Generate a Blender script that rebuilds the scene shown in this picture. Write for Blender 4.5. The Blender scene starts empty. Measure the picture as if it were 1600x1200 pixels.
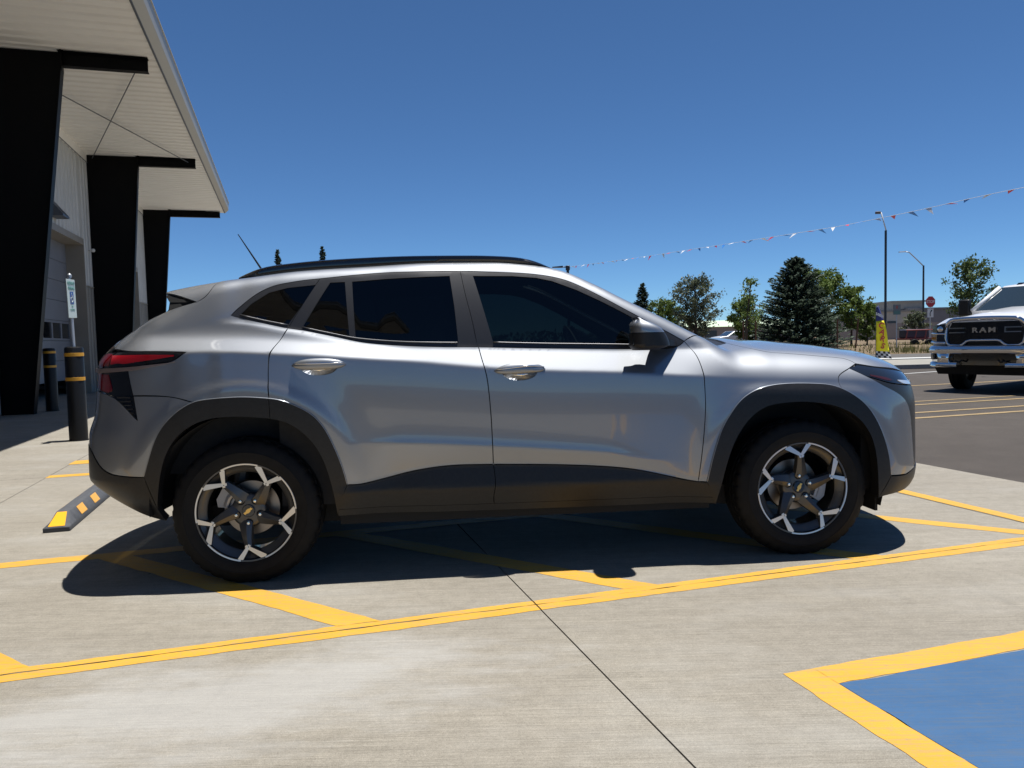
import bpy, bmesh, math, random
import numpy as np
from mathutils import Vector, Matrix
from mathutils.geometry import delaunay_2d_cdt

S = bpy.context.scene
COL = S.collection
R = math.radians

# ------------------------------------------------------------------ camera
CAM_H = 1.1047; F_PX = 1174.66; PITCH = .0576; ROLL = .0246
cam = bpy.data.cameras.new('camera'); camo = bpy.data.objects.new('camera', cam); COL.objects.link(camo)
cam.sensor_width = 36; cam.lens = F_PX/1600*36; cam.clip_start = .05; cam.clip_end = 6000
cp, sp, cr, sr = math.cos(PITCH), math.sin(PITCH), math.cos(ROLL), math.sin(ROLL)
rx = Vector((1, 0, 0)); fw = Vector((0, cp, -sp)); dn = Vector((0, -sp, -cp))
right = cr*rx + sr*dn; down = -sr*rx + cr*dn
camo.matrix_world = Matrix(((right.x, -down.x, -fw.x, 0), (right.y, -down.y, -fw.y, 0),
                            (right.z, -down.z, -fw.z, CAM_H), (0, 0, 0, 1)))
S.camera = camo
S.render.resolution_x = 1024; S.render.resolution_y = 768

# ------------------------------------------------------------------ sky and sun
SUN_DIR = Vector((.175, .072, 1)).normalized()        # towards the sun
el = math.asin(SUN_DIR.z); az = math.atan2(SUN_DIR.x, SUN_DIR.y)
W = bpy.data.worlds.new('World'); S.world = W; W.use_nodes = True
wn = W.node_tree; bg = wn.nodes['Background']
sky = wn.nodes.new('ShaderNodeTexSky'); sky.sky_type = 'NISHITA'; sky.sun_disc = False
sky.sun_elevation = el; sky.sun_rotation = az; sky.altitude = 2500; sky.air_density = .8; sky.dust_density = 0; sky.ozone_density = 6
tint = wn.nodes.new('ShaderNodeMix'); tint.data_type = 'RGBA'; tint.blend_type = 'MULTIPLY'; tint.inputs[0].default_value = 1
tint.inputs[7].default_value = (.755, 1.0, 1.12, 1)      # clear dry mountain air: a deeper blue
wn.links.new(sky.outputs[0], tint.inputs[6]); wn.links.new(tint.outputs[2], bg.inputs[0]); bg.inputs[1].default_value = .066
sun = bpy.data.lights.new('sun', 'SUN'); suno = bpy.data.objects.new('sun', sun); COL.objects.link(suno)
sun.energy = 5.0; sun.angle = R(.53); sun.color = (1, .972, .925)
suno.rotation_euler = SUN_DIR.to_track_quat('Z', 'Y').to_euler()
S.view_settings.view_transform = 'Standard'; S.view_settings.look = 'None'
S.view_settings.exposure = .6; S.view_settings.gamma = 1; S.view_settings.use_curve_mapping = False

# ------------------------------------------------------------------ materials
def mat(name, col, rough=.6, metal=0, coat=0, spec=.5, emis=None, **kw):
    m = bpy.data.materials.new(name); m.use_nodes = True
    b = m.node_tree.nodes['Principled BSDF']
    b.inputs['Base Color'].default_value = (*col, 1); b.inputs['Roughness'].default_value = rough
    b.inputs['Metallic'].default_value = metal; b.inputs['Coat Weight'].default_value = coat
    b.inputs['Coat Roughness'].default_value = kw.get('coat_rough', .03)
    b.inputs['Specular IOR Level'].default_value = spec
    if emis:
        b.inputs['Emission Color'].default_value = (*emis[0], 1); b.inputs['Emission Strength'].default_value = emis[1]
    return m
class NT:
    """small node helper on a principled material"""
    def __init__(s, m): s.m = m; s.t = m.node_tree; s.b = s.t.nodes['Principled BSDF']
    def n(s, t, **kw):
        o = s.t.nodes.new(t)
        for k, v in kw.items(): setattr(o, k, v)
        return o
    def l(s, a, b): s.t.links.new(a, b)
    def coord(s, kind='Object', scale=(1, 1, 1), rot=(0, 0, 0)):
        c = s.n('ShaderNodeTexCoord'); mp = s.n('ShaderNodeMapping')
        mp.inputs['Scale'].default_value = scale; mp.inputs['Rotation'].default_value = rot
        s.l(c.outputs[kind], mp.inputs[0]); return mp.outputs[0]
    def world(s, scale=(1, 1, 1), rot=(0, 0, 0)):
        c = s.n('ShaderNodeNewGeometry'); mp = s.n('ShaderNodeMapping')
        mp.inputs['Scale'].default_value = scale; mp.inputs['Rotation'].default_value = rot
        s.l(c.outputs['Position'], mp.inputs[0]); return mp.outputs[0]
    def noise(s, vec, scale, detail=4, rough=.55):
        o = s.n('ShaderNodeTexNoise'); o.inputs['Scale'].default_value = scale; o.inputs['Detail'].default_value = detail
        o.inputs['Roughness'].default_value = rough; s.l(vec, o.inputs['Vector']); return o.outputs['Fac']
    def ramp(s, fac, pts):
        o = s.n('ShaderNodeValToRGB'); e = o.color_ramp.elements
        while len(e) < len(pts): e.new(.5)
        for i, (p, c) in enumerate(pts):
            e[i].position = p; e[i].color = (*c, 1) if len(c) == 3 else c
        s.l(fac, o.inputs[0]); return o.outputs[0]
    def mix(s, a, b, fac, mode='MIX'):
        o = s.n('ShaderNodeMix', data_type='RGBA', blend_type=mode)
        for i, v in ((6, a), (7, b)):
            if isinstance(v, tuple): o.inputs[i].default_value = (*v, 1)
            else: s.l(v, o.inputs[i])
        if isinstance(fac, (int, float)): o.inputs[0].default_value = fac
        else: s.l(fac, o.inputs[0])
        return o.outputs[2]
    def math(s, op, a, b=None):
        o = s.n('ShaderNodeMath', operation=op)
        for i, v in ((0, a), (1, b)):
            if v is None: continue
            if isinstance(v, (int, float)): o.inputs[i].default_value = v
            else: s.l(v, o.inputs[i])
        return o.outputs[0]
    def bump(s, h, strength=.3, dist=.01):
        o = s.n('ShaderNodeBump'); o.inputs['Strength'].default_value = strength; o.inputs['Distance'].default_value = dist
        s.l(h, o.inputs['Height']); s.l(o.outputs[0], s.b.inputs['Normal'])
    def col(s, c): s.l(c, s.b.inputs['Base Color'])
    def rough(s, f): s.l(f, s.b.inputs['Roughness'])
def noisy(name, c1, c2, scale=8, rough=.7, bump=0, metal=0, **kw):
    m = mat(name, c1, rough, metal, **kw); t = NT(m); v = t.coord()
    f = t.noise(v, scale, 5); t.col(t.ramp(f, [(.3, c1), (.7, c2)]))
    if bump: t.bump(t.noise(v, scale*6, 4), bump, .01)
    return m

# ------------------------------------------------------------------ object helpers
def obj(name, me, m=None, parent=None, loc=None, rot=None):
    o = bpy.data.objects.new(name, me); COL.objects.link(o)
    if m is not None and me is not None and len(me.materials) == 0: me.materials.append(m)
    if parent is not None: o.parent = parent
    if loc is not None: o.location = loc
    if rot is not None: o.rotation_euler = rot
    return o
def empty(name, loc=(0, 0, 0), rz=0, parent=None):
    o = bpy.data.objects.new(name, None); COL.objects.link(o); o.location = loc; o.rotation_euler = (0, 0, rz)
    o.empty_display_size = .2
    if parent is not None: o.parent = parent
    return o
def tag(o, label, cat, group=None):
    o['label'] = label; o['category'] = cat
    if group: o['group'] = group
    return o
def struct(o): o['kind'] = 'structure'; return o
def copy_tree(o, parent=None):
    c = o.copy(); COL.objects.link(c)
    if parent is not None: c.parent = parent
    for ch in list(o.children): copy_tree(ch, c)
    return c
class MB:
    """collects vertices and faces for one mesh"""
    def __init__(s): s.v = []; s.f = []; s.mi = []
    def add(s, vs, fs, mi=0):
        o = len(s.v); s.v += [tuple(v) for v in vs]; s.f += [tuple(i + o for i in f) for f in fs]; s.mi += [mi]*len(fs); return s
    def box(s, a, b, M=None, mi=0):
        x0, y0, z0 = a; x1, y1, z1 = b
        vs = [Vector(p) for p in ((x0,y0,z0),(x1,y0,z0),(x1,y1,z0),(x0,y1,z0),(x0,y0,z1),(x1,y0,z1),(x1,y1,z1),(x0,y1,z1))]
        if M is not None: vs = [M @ v for v in vs]
        return s.add(vs, [(0,3,2,1),(4,5,6,7),(0,1,5,4),(1,2,6,5),(2,3,7,6),(3,0,4,7)], mi)
    def prism(s, pts, d, mi=0):
        """pts: list of 3d points of a planar outline, d: extrusion vector"""
        n = len(pts); d = Vector(d); vs = [Vector(p) for p in pts]; vs2 = [v + d for v in vs]
        fs = [tuple(range(n))[::-1], tuple(range(n, 2*n))] + [(i, (i+1) % n, n + (i+1) % n, n + i) for i in range(n)]
        return s.add(vs + vs2, fs, mi)
    def tube(s, pts, r, n=8, cap=True, mi=0, flat=1.0):
        pts = [Vector(p) for p in pts]; rs = r if isinstance(r, (list, tuple)) else [r]*len(pts)
        vs = []; fs = []; up = None
        for i, p in enumerate(pts):
            t = (pts[min(i+1, len(pts)-1)] - pts[max(i-1, 0)]).normalized()
            if up is None: up = Vector((0, 0, 1)) if abs(t.z) < .9 else Vector((1, 0, 0))
            a = t.cross(up).normalized(); b = a.cross(t).normalized(); up = b
            for k in range(n):
                w = 2*math.pi*k/n; vs.append(p + rs[i]*(math.cos(w)*a + flat*math.sin(w)*b))
        for i in range(len(pts)-1):
            for k in range(n): fs.append((i*n+k, i*n+(k+1) % n, (i+1)*n+(k+1) % n, (i+1)*n+k))
        if cap: fs += [tuple(range(n))[::-1], tuple(range((len(pts)-1)*n, len(pts)*n))]
        return s.add(vs, fs, mi)
    def lathe(s, prof, n=32, axis='Z', M=None, mi=0):
        """prof: (radius, height) list; closed tips when the radius is 0"""
        vs = []; fs = []
        for r, h in prof:
            for k in range(n):
                w = 2*math.pi*k/n; x, y = r*math.cos(w), r*math.sin(w)
                vs.append(Vector((x, y, h)) if axis == 'Z' else Vector((x, h, y)) if axis == 'Y' else Vector((h, x, y)))
        for i in range(len(prof)-1):
            for k in range(n): fs.append((i*n+k, i*n+(k+1) % n, (i+1)*n+(k+1) % n, (i+1)*n+k))
        if M is not None: vs = [M @ v for v in vs]
        return s.add(vs, fs, mi)
    def loft(s, rings, closed=True, cap=True, mi=0):
        n = len(rings[0]); vs = [p for r in rings for p in r]; fs = []
        for i in range(len(rings)-1):
            for k in range(n if closed else n-1): fs.append((i*n+k, i*n+(k+1) % n, (i+1)*n+(k+1) % n, (i+1)*n+k))
        if cap: fs += [tuple(range(n))[::-1], tuple(range((len(rings)-1)*n, len(rings)*n))]
        return s.add(vs, fs, mi)
    def mesh(s, name, mats=(), smooth=False, fix=True):
        me = bpy.data.meshes.new(name); me.from_pydata(s.v, [], s.f)
        for m in mats: me.materials.append(m)
        if any(s.mi): me.polygons.foreach_set('material_index', s.mi)
        if fix:
            bm = bmesh.new(); bm.from_mesh(me); bmesh.ops.recalc_face_normals(bm, faces=bm.faces); bm.to_mesh(me); bm.free()
        if smooth:
            me.shade_smooth()
            if smooth is not True: me.set_sharp_from_angle(angle=R(smooth))
        me.update(); return me
    def build(s, name, m, parent=None, smooth=False, bevel=0, loc=None, rot=None, seg=2):
        o = obj(name, s.mesh(name, m if isinstance(m, (list, tuple)) else (m,), smooth), None, parent, loc, rot)
        if bevel:
            b = o.modifiers.new('bevel', 'BEVEL'); b.width = bevel; b.segments = seg; b.limit_method = 'ANGLE'; b.angle_limit = R(35)
            b.harden_normals = False
            o.data.shade_smooth(); o.data.set_sharp_from_angle(angle=R(50))
        return o
def text_mesh(body, size, extrude=.002, align='CENTER', bold=0.0, spacing=1.0):
    c = bpy.data.curves.new('txt', 'FONT'); c.body = body; c.size = size; c.extrude = extrude; c.align_x = align; c.align_y = 'CENTER'; c.offset = bold; c.space_character = spacing
    o = bpy.data.objects.new('txt', c); COL.objects.link(o)
    dg = bpy.context.evaluated_depsgraph_get(); me = bpy.data.meshes.new_from_object(o.evaluated_get(dg))
    bpy.data.objects.remove(o); bpy.data.curves.remove(c); return me
# the building and the paving share one direction: u runs away from the camera, v to the right
TH = 1.8639
AU = Vector((math.cos(TH), math.sin(TH), 0)); AV = Vector((math.sin(TH), -math.cos(TH), 0))
def uv(u, v, z=0): return AU*u + AV*v + Vector((0, 0, z))

# ------------------------------------------------------------------ ground, paving, paint
def concrete_mat():
    m = mat('brushed_concrete', (.30, .28, .245), .78, spec=.3); t = NT(m)
    rot = (0, 0, -(TH - math.pi/2))
    w = t.world((1, 1, 1), rot)
    broom = t.noise(t.world((2.2, 260, 1), rot), 1, 3, .7)
    broom2 = t.noise(t.world((.7, 46, 1), rot), 1, 4, .65)
    streak = t.noise(t.world((.55, 9, 1), rot), 1, 5, .6)
    blot = t.noise(w, .55, 5, .6); fine = t.noise(w, 240, 3, .6); mid = t.noise(w, 9, 4, .6)
    c = t.ramp(blot, [(.32, (0.2567, 0.2336, 0.1948)), (.55, (0.2918, 0.2678, 0.2253)), (.72, (0.3288, 0.3029, 0.2595))])
    c = t.mix(c, t.ramp(streak, [(.3, (.80, .795, .785)), (.62, (1.04, 1.04, 1.035))]), .35, 'MULTIPLY')
    c = t.mix(c, t.ramp(broom2, [(.3, (.80, .80, .79)), (.65, (1.06, 1.06, 1.06))]), .25, 'MULTIPLY')
    c = t.mix(c, t.ramp(broom, [(.30, (.62, .61, .585)), (.62, (1.10, 1.10, 1.10))]), .75, 'MULTIPLY')
    c = t.mix(c, t.ramp(fine, [(.30, (.60, .59, .57)), (.58, (1.10, 1.10, 1.10))]), .60, 'MULTIPLY')
    c = t.mix(c, t.ramp(t.noise(w, 16, 5, .7), [(.32, (.78, .775, .76)), (.66, (1.10, 1.10, 1.10))]), .55, 'MULTIPLY')
    c = t.mix(c, t.ramp(t.noise(w, 90, 4, .75), [(.33, (.72, .71, .69)), (.64, (1.12, 1.12, 1.12))]), .55, 'MULTIPLY')
    # pale wash left by water, and faint tyre scrubs
    ml = t.n('ShaderNodeVectorMath', operation='LENGTH'); mp = t.n('ShaderNodeMapping'); mp.inputs['Location'].default_value = (.25/1.15, -2.47/.40, 0); mp.inputs['Scale'].default_value = (1/1.15, 1/.40, 0)
    t.l(w, mp.inputs[0]); t.l(mp.outputs[0], ml.inputs[0])
    pw = t.math('ADD', ml.outputs['Value'], t.math('MULTIPLY', t.math('SUBTRACT', t.noise(t.world((1.2, 3.4, 1), rot), 1.6, 6, .65), .5), 2.2))
    c = t.mix(c, (0.3726, 0.3686, 0.3564), t.math('MULTIPLY', t.ramp(pw, [(.35, (1, 1, 1)), (1.0, (0, 0, 0))]), .50))
    wash = t.noise(t.world((.8, 1.9, 1), rot), .9, 6, .62)
    c = t.mix(c, (0.3564, 0.3483, 0.324), t.math('MULTIPLY', t.ramp(wash, [(.52, (0, 0, 0)), (.70, (1, 1, 1))]), .30))
    sc = t.noise(t.world((6.5, .30, 1), (0, 0, rot[2] + .35)), 1, 4, .6)
    c = t.mix(c, (0.1377, 0.1296, 0.1174), t.math('MULTIPLY', t.ramp(sc, [(.60, (0, 0, 0)), (.74, (1, 1, 1))]), .22))
    pit = t.n('ShaderNodeTexVoronoi'); pit.inputs['Scale'].default_value = 2.3; t.l(w, pit.inputs['Vector'])
    c = t.mix(c, (.05, .047, .04), t.math('LESS_THAN', pit.outputs['Distance'], .016))
    t.col(c)
    h = t.math('ADD', t.math('MULTIPLY', broom, .8), t.math('ADD', t.math('MULTIPLY', fine, .5), t.math('MULTIPLY', mid, .3)))
    t.bump(h, .8, .005); return m
def asphalt_mat(name, c0, c1):
    m = mat(name, c0, .85, spec=.3); t = NT(m); w = t.world()
    c = t.ramp(t.noise(w, .25, 5, .6), [(.3, c0), (.7, c1)])
    c = t.mix(c, t.ramp(t.noise(w, 160, 3, .7), [(.3, (.6, .6, .6)), (.7, (1.35, 1.35, 1.35))]), .7, 'MULTIPLY')
    c = t.mix(c, t.ramp(t.noise(w, 2.0, 5, .7), [(.35, (.85, .85, .85)), (.65, (1.1, 1.1, 1.1))]), .6, 'MULTIPLY')
    t.col(c); t.bump(t.noise(w, 120, 4, .7), .5, .008); return m
def paint_line_mat(name, c0, c1, worn):
    m = mat(name, c0, .62, spec=.35); t = NT(m); rot = (0, 0, -(TH - math.pi/2)); w = t.world()
    c = t.ramp(t.noise(w, 3.0, 5, .6), [(.3, c0), (.7, c1)])
    c = t.mix(c, t.ramp(t.noise(t.world((2.2, 230, 1), rot), 1, 3, .7), [(.25, (.84, .83, .80)), (.55, (1.03, 1.03, 1.03))]), .7, 'MULTIPLY')
    c = t.mix(c, worn, t.math('MULTIPLY', t.ramp(t.noise(t.world((3, 60, 1), rot), 1, 6, .75), [(.50, (0, 0, 0)), (.64, (1, 1, 1))]), .70))
    c = t.mix(c, worn, t.math('MULTIPLY', t.ramp(t.noise(w, 55, 5, .75), [(.52, (0, 0, 0)), (.63, (1, 1, 1))]), .45))
    t.col(c); t.bump(t.noise(t.world((2.2, 230, 1), rot), 1, 3, .7), .35, .003); return m
M_CONC = concrete_mat(); M_ASPH = asphalt_mat('lot_asphalt', (0.0535, 0.0446, 0.0373), (0.068, 0.0575, 0.0486)); M_ROAD = asphalt_mat('road_asphalt', (0.0851, 0.0794, 0.0729), (0.1053, 0.098, 0.0907))
M_YEL = paint_line_mat('yellow_paint', (.51, .268, .022), (.56, .305, .034), (.29, .215, .11)); M_BLUE = paint_line_mat('blue_paint', (0.0243, 0.0794, 0.1798), (0.0356, 0.0988, 0.209), (0.0607, 0.0932, 0.1458))
M_YELF = paint_line_mat('faded_yellow_paint', (0.2754, 0.1944, 0.0891), (0.3402, 0.2349, 0.1053), (0.1296, 0.1134, 0.0891)); M_WHT = paint_line_mat('white_paint', (0.4455, 0.4455, 0.4293), (0.5265, 0.5265, 0.5103), (0.243, 0.243, 0.2268))
M_JOINT = mat('joint_sealant', (.030, .024, .024), .8)
def slab_grid(us, vs, name, m, parent, z=0, t=.12, gap=.003):
    for i in range(len(us)-1):
        for j in range(len(vs)-1):
            a, b, c, d = us[i]+gap, us[i+1]-gap, vs[j]+gap, vs[j+1]-gap
            mb = MB(); mb.prism([uv(a, c, z), uv(a, d, z), uv(b, d, z), uv(b, c, z)], (0, 0, -t)); mb.build(name, m, parent)
EDGE = random.Random(77)
def rough_edges(pts):
    """brushed paint never ends on a ruler line"""
    out = []
    for i in range(len(pts)):
        a, b = Vector(pts[i]), Vector(pts[(i+1) % len(pts)]); L = (b-a).length; n = max(1, int(L/.045)); nr = Vector((-(b-a).y, (b-a).x)).normalized(); w = 0
        for k in range(n):
            w = .6*w + EDGE.gauss(0, .0016) + (EDGE.uniform(-.008, .004) if EDGE.random() < .05 else 0); out.append(tuple(a + (b-a)*k/n + (nr*w if k else nr*0)))
    return out
def sheet(name, pts, z, m, parent=None):
    if parent is not None: pts = rough_edges(pts)
    mb = MB(); mb.add([uv(u, v, z) for u, v in pts], [tuple(range(len(pts)))]); o = mb.build(name, m, parent)
    if o.data.polygons[0].normal.z < 0: o.data.flip_normals()
    return o
lot = MB(); lot.add([(-900, -900, -.035), (900, -900, -.035), (900, 27.0, -.035), (-900, 27.0, -.035)], [(0, 1, 2, 3)])
lot = struct(lot.build('parking_lot', M_ASPH)); lot['label'] = 'grey brown asphalt parking lot around the pale concrete apron'
apron = struct(sheet('concrete_apron', [(-3.2, -11), (-3.2, 5.03), (44, 5.03), (44, -11)], -.028, M_JOINT))
slab_grid([-3.2, -1.64, 2.93, 7.5, 12.07, 16.64, 21.2, 25.8, 30.4, 35, 44], [-11, -8, -5.1, -2.05, .966, 3.98, 5.03], 'concrete_slab', M_CONC, apron)
def line(u0, u1, v0, v1, m=M_YEL, parent=apron, z=.0014, name='painted_line'): return sheet(name, [(u0, v0), (u1, v0), (u1, v1), (u0, v1)], z, m, parent)
JU = 2.93
for j0, j1 in ((-8, .963), (.969, 4.96)):
    line(2.864, JU-.0035, j0, j1); line(JU+.0035, 2.976, j0, j1)
line(4.412, 4.524, -2.04, 4.05)
k0 = -.80
for v0 in (-3.53, -2.30, -1.07, .160, 1.39, 2.62, 3.85):
    w = .167; q = [(2.976, v0), (2.976, v0+w), (4.412, v0+w+k0*1.436), (4.412, v0+k0*1.436)]
    if v0 < -2: continue
    if v0 == 3.85: q = [(2.976, 3.78), (2.976, 3.92), (4.412, 3.92+k0*1.436), (4.412, 3.78+k0*1.436)]
    sheet('hatch_stripe', q, .0014, M_YEL, apron)
line(2.976, 4.412, 3.99, 4.09, z=.0026)
line(7.45, 7.59, -2.05, 4.9); line(8.24, 8.50, -2.06, -1.2); sheet('hatch_stripe', [(8.24, -2.06), (8.50, -2.06), (8.50, -1.2), (8.24, -1.2)], .0026, M_YEL, apron)
line(10.5, 10.62, -2.05, 4.9); line(13.5, 13.62, -2.05, 4.9)
line(1.920, 2.037, 1.630, 4.9); line(-3.0, 2.037, 1.512, 1.630)
sheet('blue_bay_paint', [(-3.0, 1.632), (1.918, 1.632), (1.918, 4.9), (-3.0, 4.9)], .0014, M_BLUE, apron)
for u0, u1, v0, v1 in ((7.75, 7.86, 5.4, 16), (8.28, 8.38, 6, 16), (9.17, 9.27, 7, 16), (9.62, 9.70, 8.2, 16), (12.42, 12.54, 9.4, 22)):
    sheet('painted_line', [(u0, v0), (u1, v0), (u1, v1), (u0, v1)], -.030, M_YELF, lot)
def wsheet(name, pts, z, m, parent=None):
    mb = MB(); mb.add([(x, y, z) for x, y in pts], [tuple(range(len(pts)))]); o = mb.build(name, m, parent)
    if o.data.polygons[0].normal.z < 0: o.data.flip_normals()
    return o
wsheet('painted_line', [(9.6, 19.45), (9.6, 19.58), (13.2, 21.6), (13.25, 21.45)], -.030, M_WHT, lot)
# kerb, footway, street and the dry ground beyond
M_KERB = noisy('kerb_concrete', (0.2106, 0.2025, 0.1863), (0.2754, 0.2673, 0.243), 6, .8, .2)
M_WALKC = noisy('footway_concrete', (0.2187, 0.2106, 0.1782), (0.2673, 0.2511, 0.2187), 3, .85, .2)
mb = MB(); mb.box((-60, 22.4, -.035), (90, 22.6, .105)); struct(mb.build('kerb', M_KERB, bevel=.012))
mb = MB(); mb.box((-60, 22.605, -.035), (90, 26.6, .10)); struct(mb.build('footway', M_WALKC))
mb = MB(); mb.box((-60, 26.605, -.2), (90, 27.6, .13)); struct(mb.build('white_edge_kerb', noisy('pale_kerb', (0.405, 0.405, 0.3888), (0.486, 0.486, 0.4617), 5, .8)))
street = wsheet('street', [(-400, 27.5), (400, 27.5), (400, 37), (-400, 37)], -.02, M_ROAD); struct(street)
def dirt_mat():
    m = mat('dry_verge', (.20, .15, .10), .95, spec=.1); t = NT(m); w = t.world()
    c = t.ramp(t.noise(w, .35, 6, .65), [(.30, (0.12, 0.092, 0.064)), (.5, (0.176, 0.132, 0.088)), (.62, (0.2, 0.16, 0.104)), (.72, (0.128, 0.136, 0.052))])
    c = t.mix(c, t.ramp(t.noise(w, 6, 5, .7), [(.3, (.7, .7, .7)), (.7, (1.2, 1.2, 1.2))]), .7, 'MULTIPLY'); t.col(c); t.bump(t.noise(w, 8, 5, .7), .8, .1); return m
M_DIRT = dirt_mat()
vg = MB(); rng = random.Random(4); nx, ny = 90, 16; vs = []
for j in range(ny+1):
    for i in range(nx+1):
        x = -300 + 600*i/nx; t_ = j/ny; y = 36.9 + 900*t_**2.6; vs.append((x, y, -.03 + (min(1, (y-36.9)/6)*.30 if j else 0) + (rng.uniform(-.05, .05) if j else 0)))
vg.add(vs, [(j*(nx+1)+i, j*(nx+1)+i+1, (j+1)*(nx+1)+i+1, (j+1)*(nx+1)+i) for j in range(ny) for i in range(nx)])
struct(vg.build('dry_verge', M_DIRT, None, True))

# ------------------------------------------------------------------ workshop building with canopy
def rib_mat(name, c0, c1):
    return noisy(name, c0, c1, 1.5, .45, .05)
M_SOFFIT = rib_mat('cream_sheet', (.82, .80, .76), (.86, .84, .80)); M_SIDING = rib_mat('pale_grey_siding', (.46, .455, .44), (.52, .515, .50)); M_WAINS = rib_mat('brown_grey_siding', (.20, .185, .165), (.235, .22, .195))
M_STEEL = mat('black_steel', (.0022, .0024, .003), .5, 0, 0, .12); M_FASCIA = mat('fascia_metal', (.40, .38, .33), .45, .2); M_GUTTER = mat('gutter_dark', (.06, .07, .09), .4)
M_DOORG = noisy('door_grey', (.16, .165, .185), (.18, .185, .205), 2, .5); M_PANE = mat('dark_pane', (.008, .009, .011), .08, 0, .5); M_DARKIN = mat('dark_inside', (.012, .010, .008), .9)
bld = empty('workshop_building', uv(23, -5.2, 0)); tag(bld, 'pale metal workshop building with deep canopy on black tapered steel frames', 'building')
binv = bld.location.copy()
def bmesh_(mb, name, m, smooth=False, parent=bld, bevel=0):
    o = mb.build(name, m, parent, smooth, bevel); P = parent.matrix_parent_inverse if False else None
    return o
def buv(u, v, z=0): return uv(u, v, z) - binv
def quadbox(mb, u0, u1, v0, v1, z0, z1):
    return mb.prism([buv(u0, v0, z0), buv(u1, v0, z0), buv(u1, v1, z0), buv(u0, v1, z0)], (0, 0, z1-z0))
UEND = 31.9; UBEG = -4; VE = -2.0; VW = -4.94; ZS = 6.42
# ribbed sheets: profiles as real folds
def ribbed(name, m, a0, a1, fn, pitch=.30, rib=.03, parent=bld):
    """fn(a, off) -> (point0, point1): a strip edge at position a with outward offset"""
    mb = MB(); a = a0; row = []
    while a < a1 - 1e-6:
        for da, o in ((0, 0), (pitch*.62, 0), (pitch*.72, rib), (pitch*.90, rib)):
            if a + da < a1: row.append((a+da, o))
        a += pitch
    row.append((a1, 0)); v = []
    for a, o in row: v += list(fn(a, o))
    mb.add(v, [(2*i, 2*i+1, 2*i+3, 2*i+2) for i in range(len(row)-1)])
    return mb.build(name, m, parent)
zs = lambda v: ZS + (v - VE)*-.005
ribbed('soffit', M_SOFFIT, UBEG, UEND, lambda a, o: (buv(a, -5.4, ZS - o*1.0 + .04), buv(a, VE, ZS - o*1.0)), .31, .028)
roof = MB(); roof.prism([buv(UBEG, -24, 7.6), buv(UEND, -24, 7.6), buv(UEND, VE, 6.72), buv(UBEG, VE, 6.72)], (0, 0, .05)); roof.build('roof', M_FASCIA, bld)
mb = MB(); mb.prism([buv(UBEG, VE+.004, ZS-.02), buv(UBEG, VE+.13, ZS+.10), buv(UBEG, VE+.15, ZS+.36), buv(UBEG, VE+.004, ZS+.36)], AU*(UEND-UBEG+.05)); mb.build('gutter', M_FASCIA, bld)
mb = MB(); quadbox(mb, UBEG, UEND, VE-.03, VE+.002, ZS-.035, ZS+.03); mb.build('gutter_lip', M_GUTTER, bld)
mb = MB(); quadbox(mb, UBEG, UEND+.05, VE+.02, VE+.165, ZS+.361, ZS+.385); mb.build('gutter_rim', M_FASCIA, bld)
# wall with door openings: upper siding, brown wainscot
OPEN = [(16.6, 22.2), (25.0, 29.8), (8.0, 14.0), (-2, 5)]; DT = 3.87; WT = 2.84
def wall_span(u0, u1):
    ribbed('wall_siding', M_SIDING, u0, u1, lambda a, o: (buv(a, VW+o*1.0, WT), buv(a, VW+o*1.0, 6.2)), .30, .03)
    ribbed('wainscot_siding', M_WAINS, u0, u1, lambda a, o: (buv(a, VW+.006+o, 0), buv(a, VW+.006+o, WT-.02)), .30, .028)
    mb = MB(); quadbox(mb, u0, u1, VW, VW+.045, WT-.02, WT); mb.build('trim_rail', M_FASCIA, bld)
ed = sorted(OPEN); u = UBEG
for a, b in ed: 
    if a > u: wall_span(u, a)
    ribbed('wall_siding', M_SIDING, max(a, UBEG), b, lambda q, o: (buv(q, VW+o*1.0, DT+.16), buv(q, VW+o*1.0, 6.2)), .30, .03)
    u = b
wall_span(u, UEND)
mb = MB(); quadbox(mb, UBEG, UEND, VW-.04, VW+.035, 6.2, 6.47); mb.build('wall_header', M_SOFFIT, bld)
mb = MB(); quadbox(mb, UBEG, UEND, VW+.036, VW+.05, 6.19, 6.205); mb.build('header_trim_strip', M_GUTTER, bld)  # dark trim along the top of the siding
mb = MB(); quadbox(mb, UEND-.25, UEND-.02, -24, VW-.03, 0, 6.7); quadbox(mb, UBEG, UEND-.26, -24, -23.8, 0, 7); mb.build('end_wall', M_SIDING, bld)
M_BRTRIM = noisy('brown_trim', (.23, .205, .175), (.26, .235, .20), 3, .5)
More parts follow.
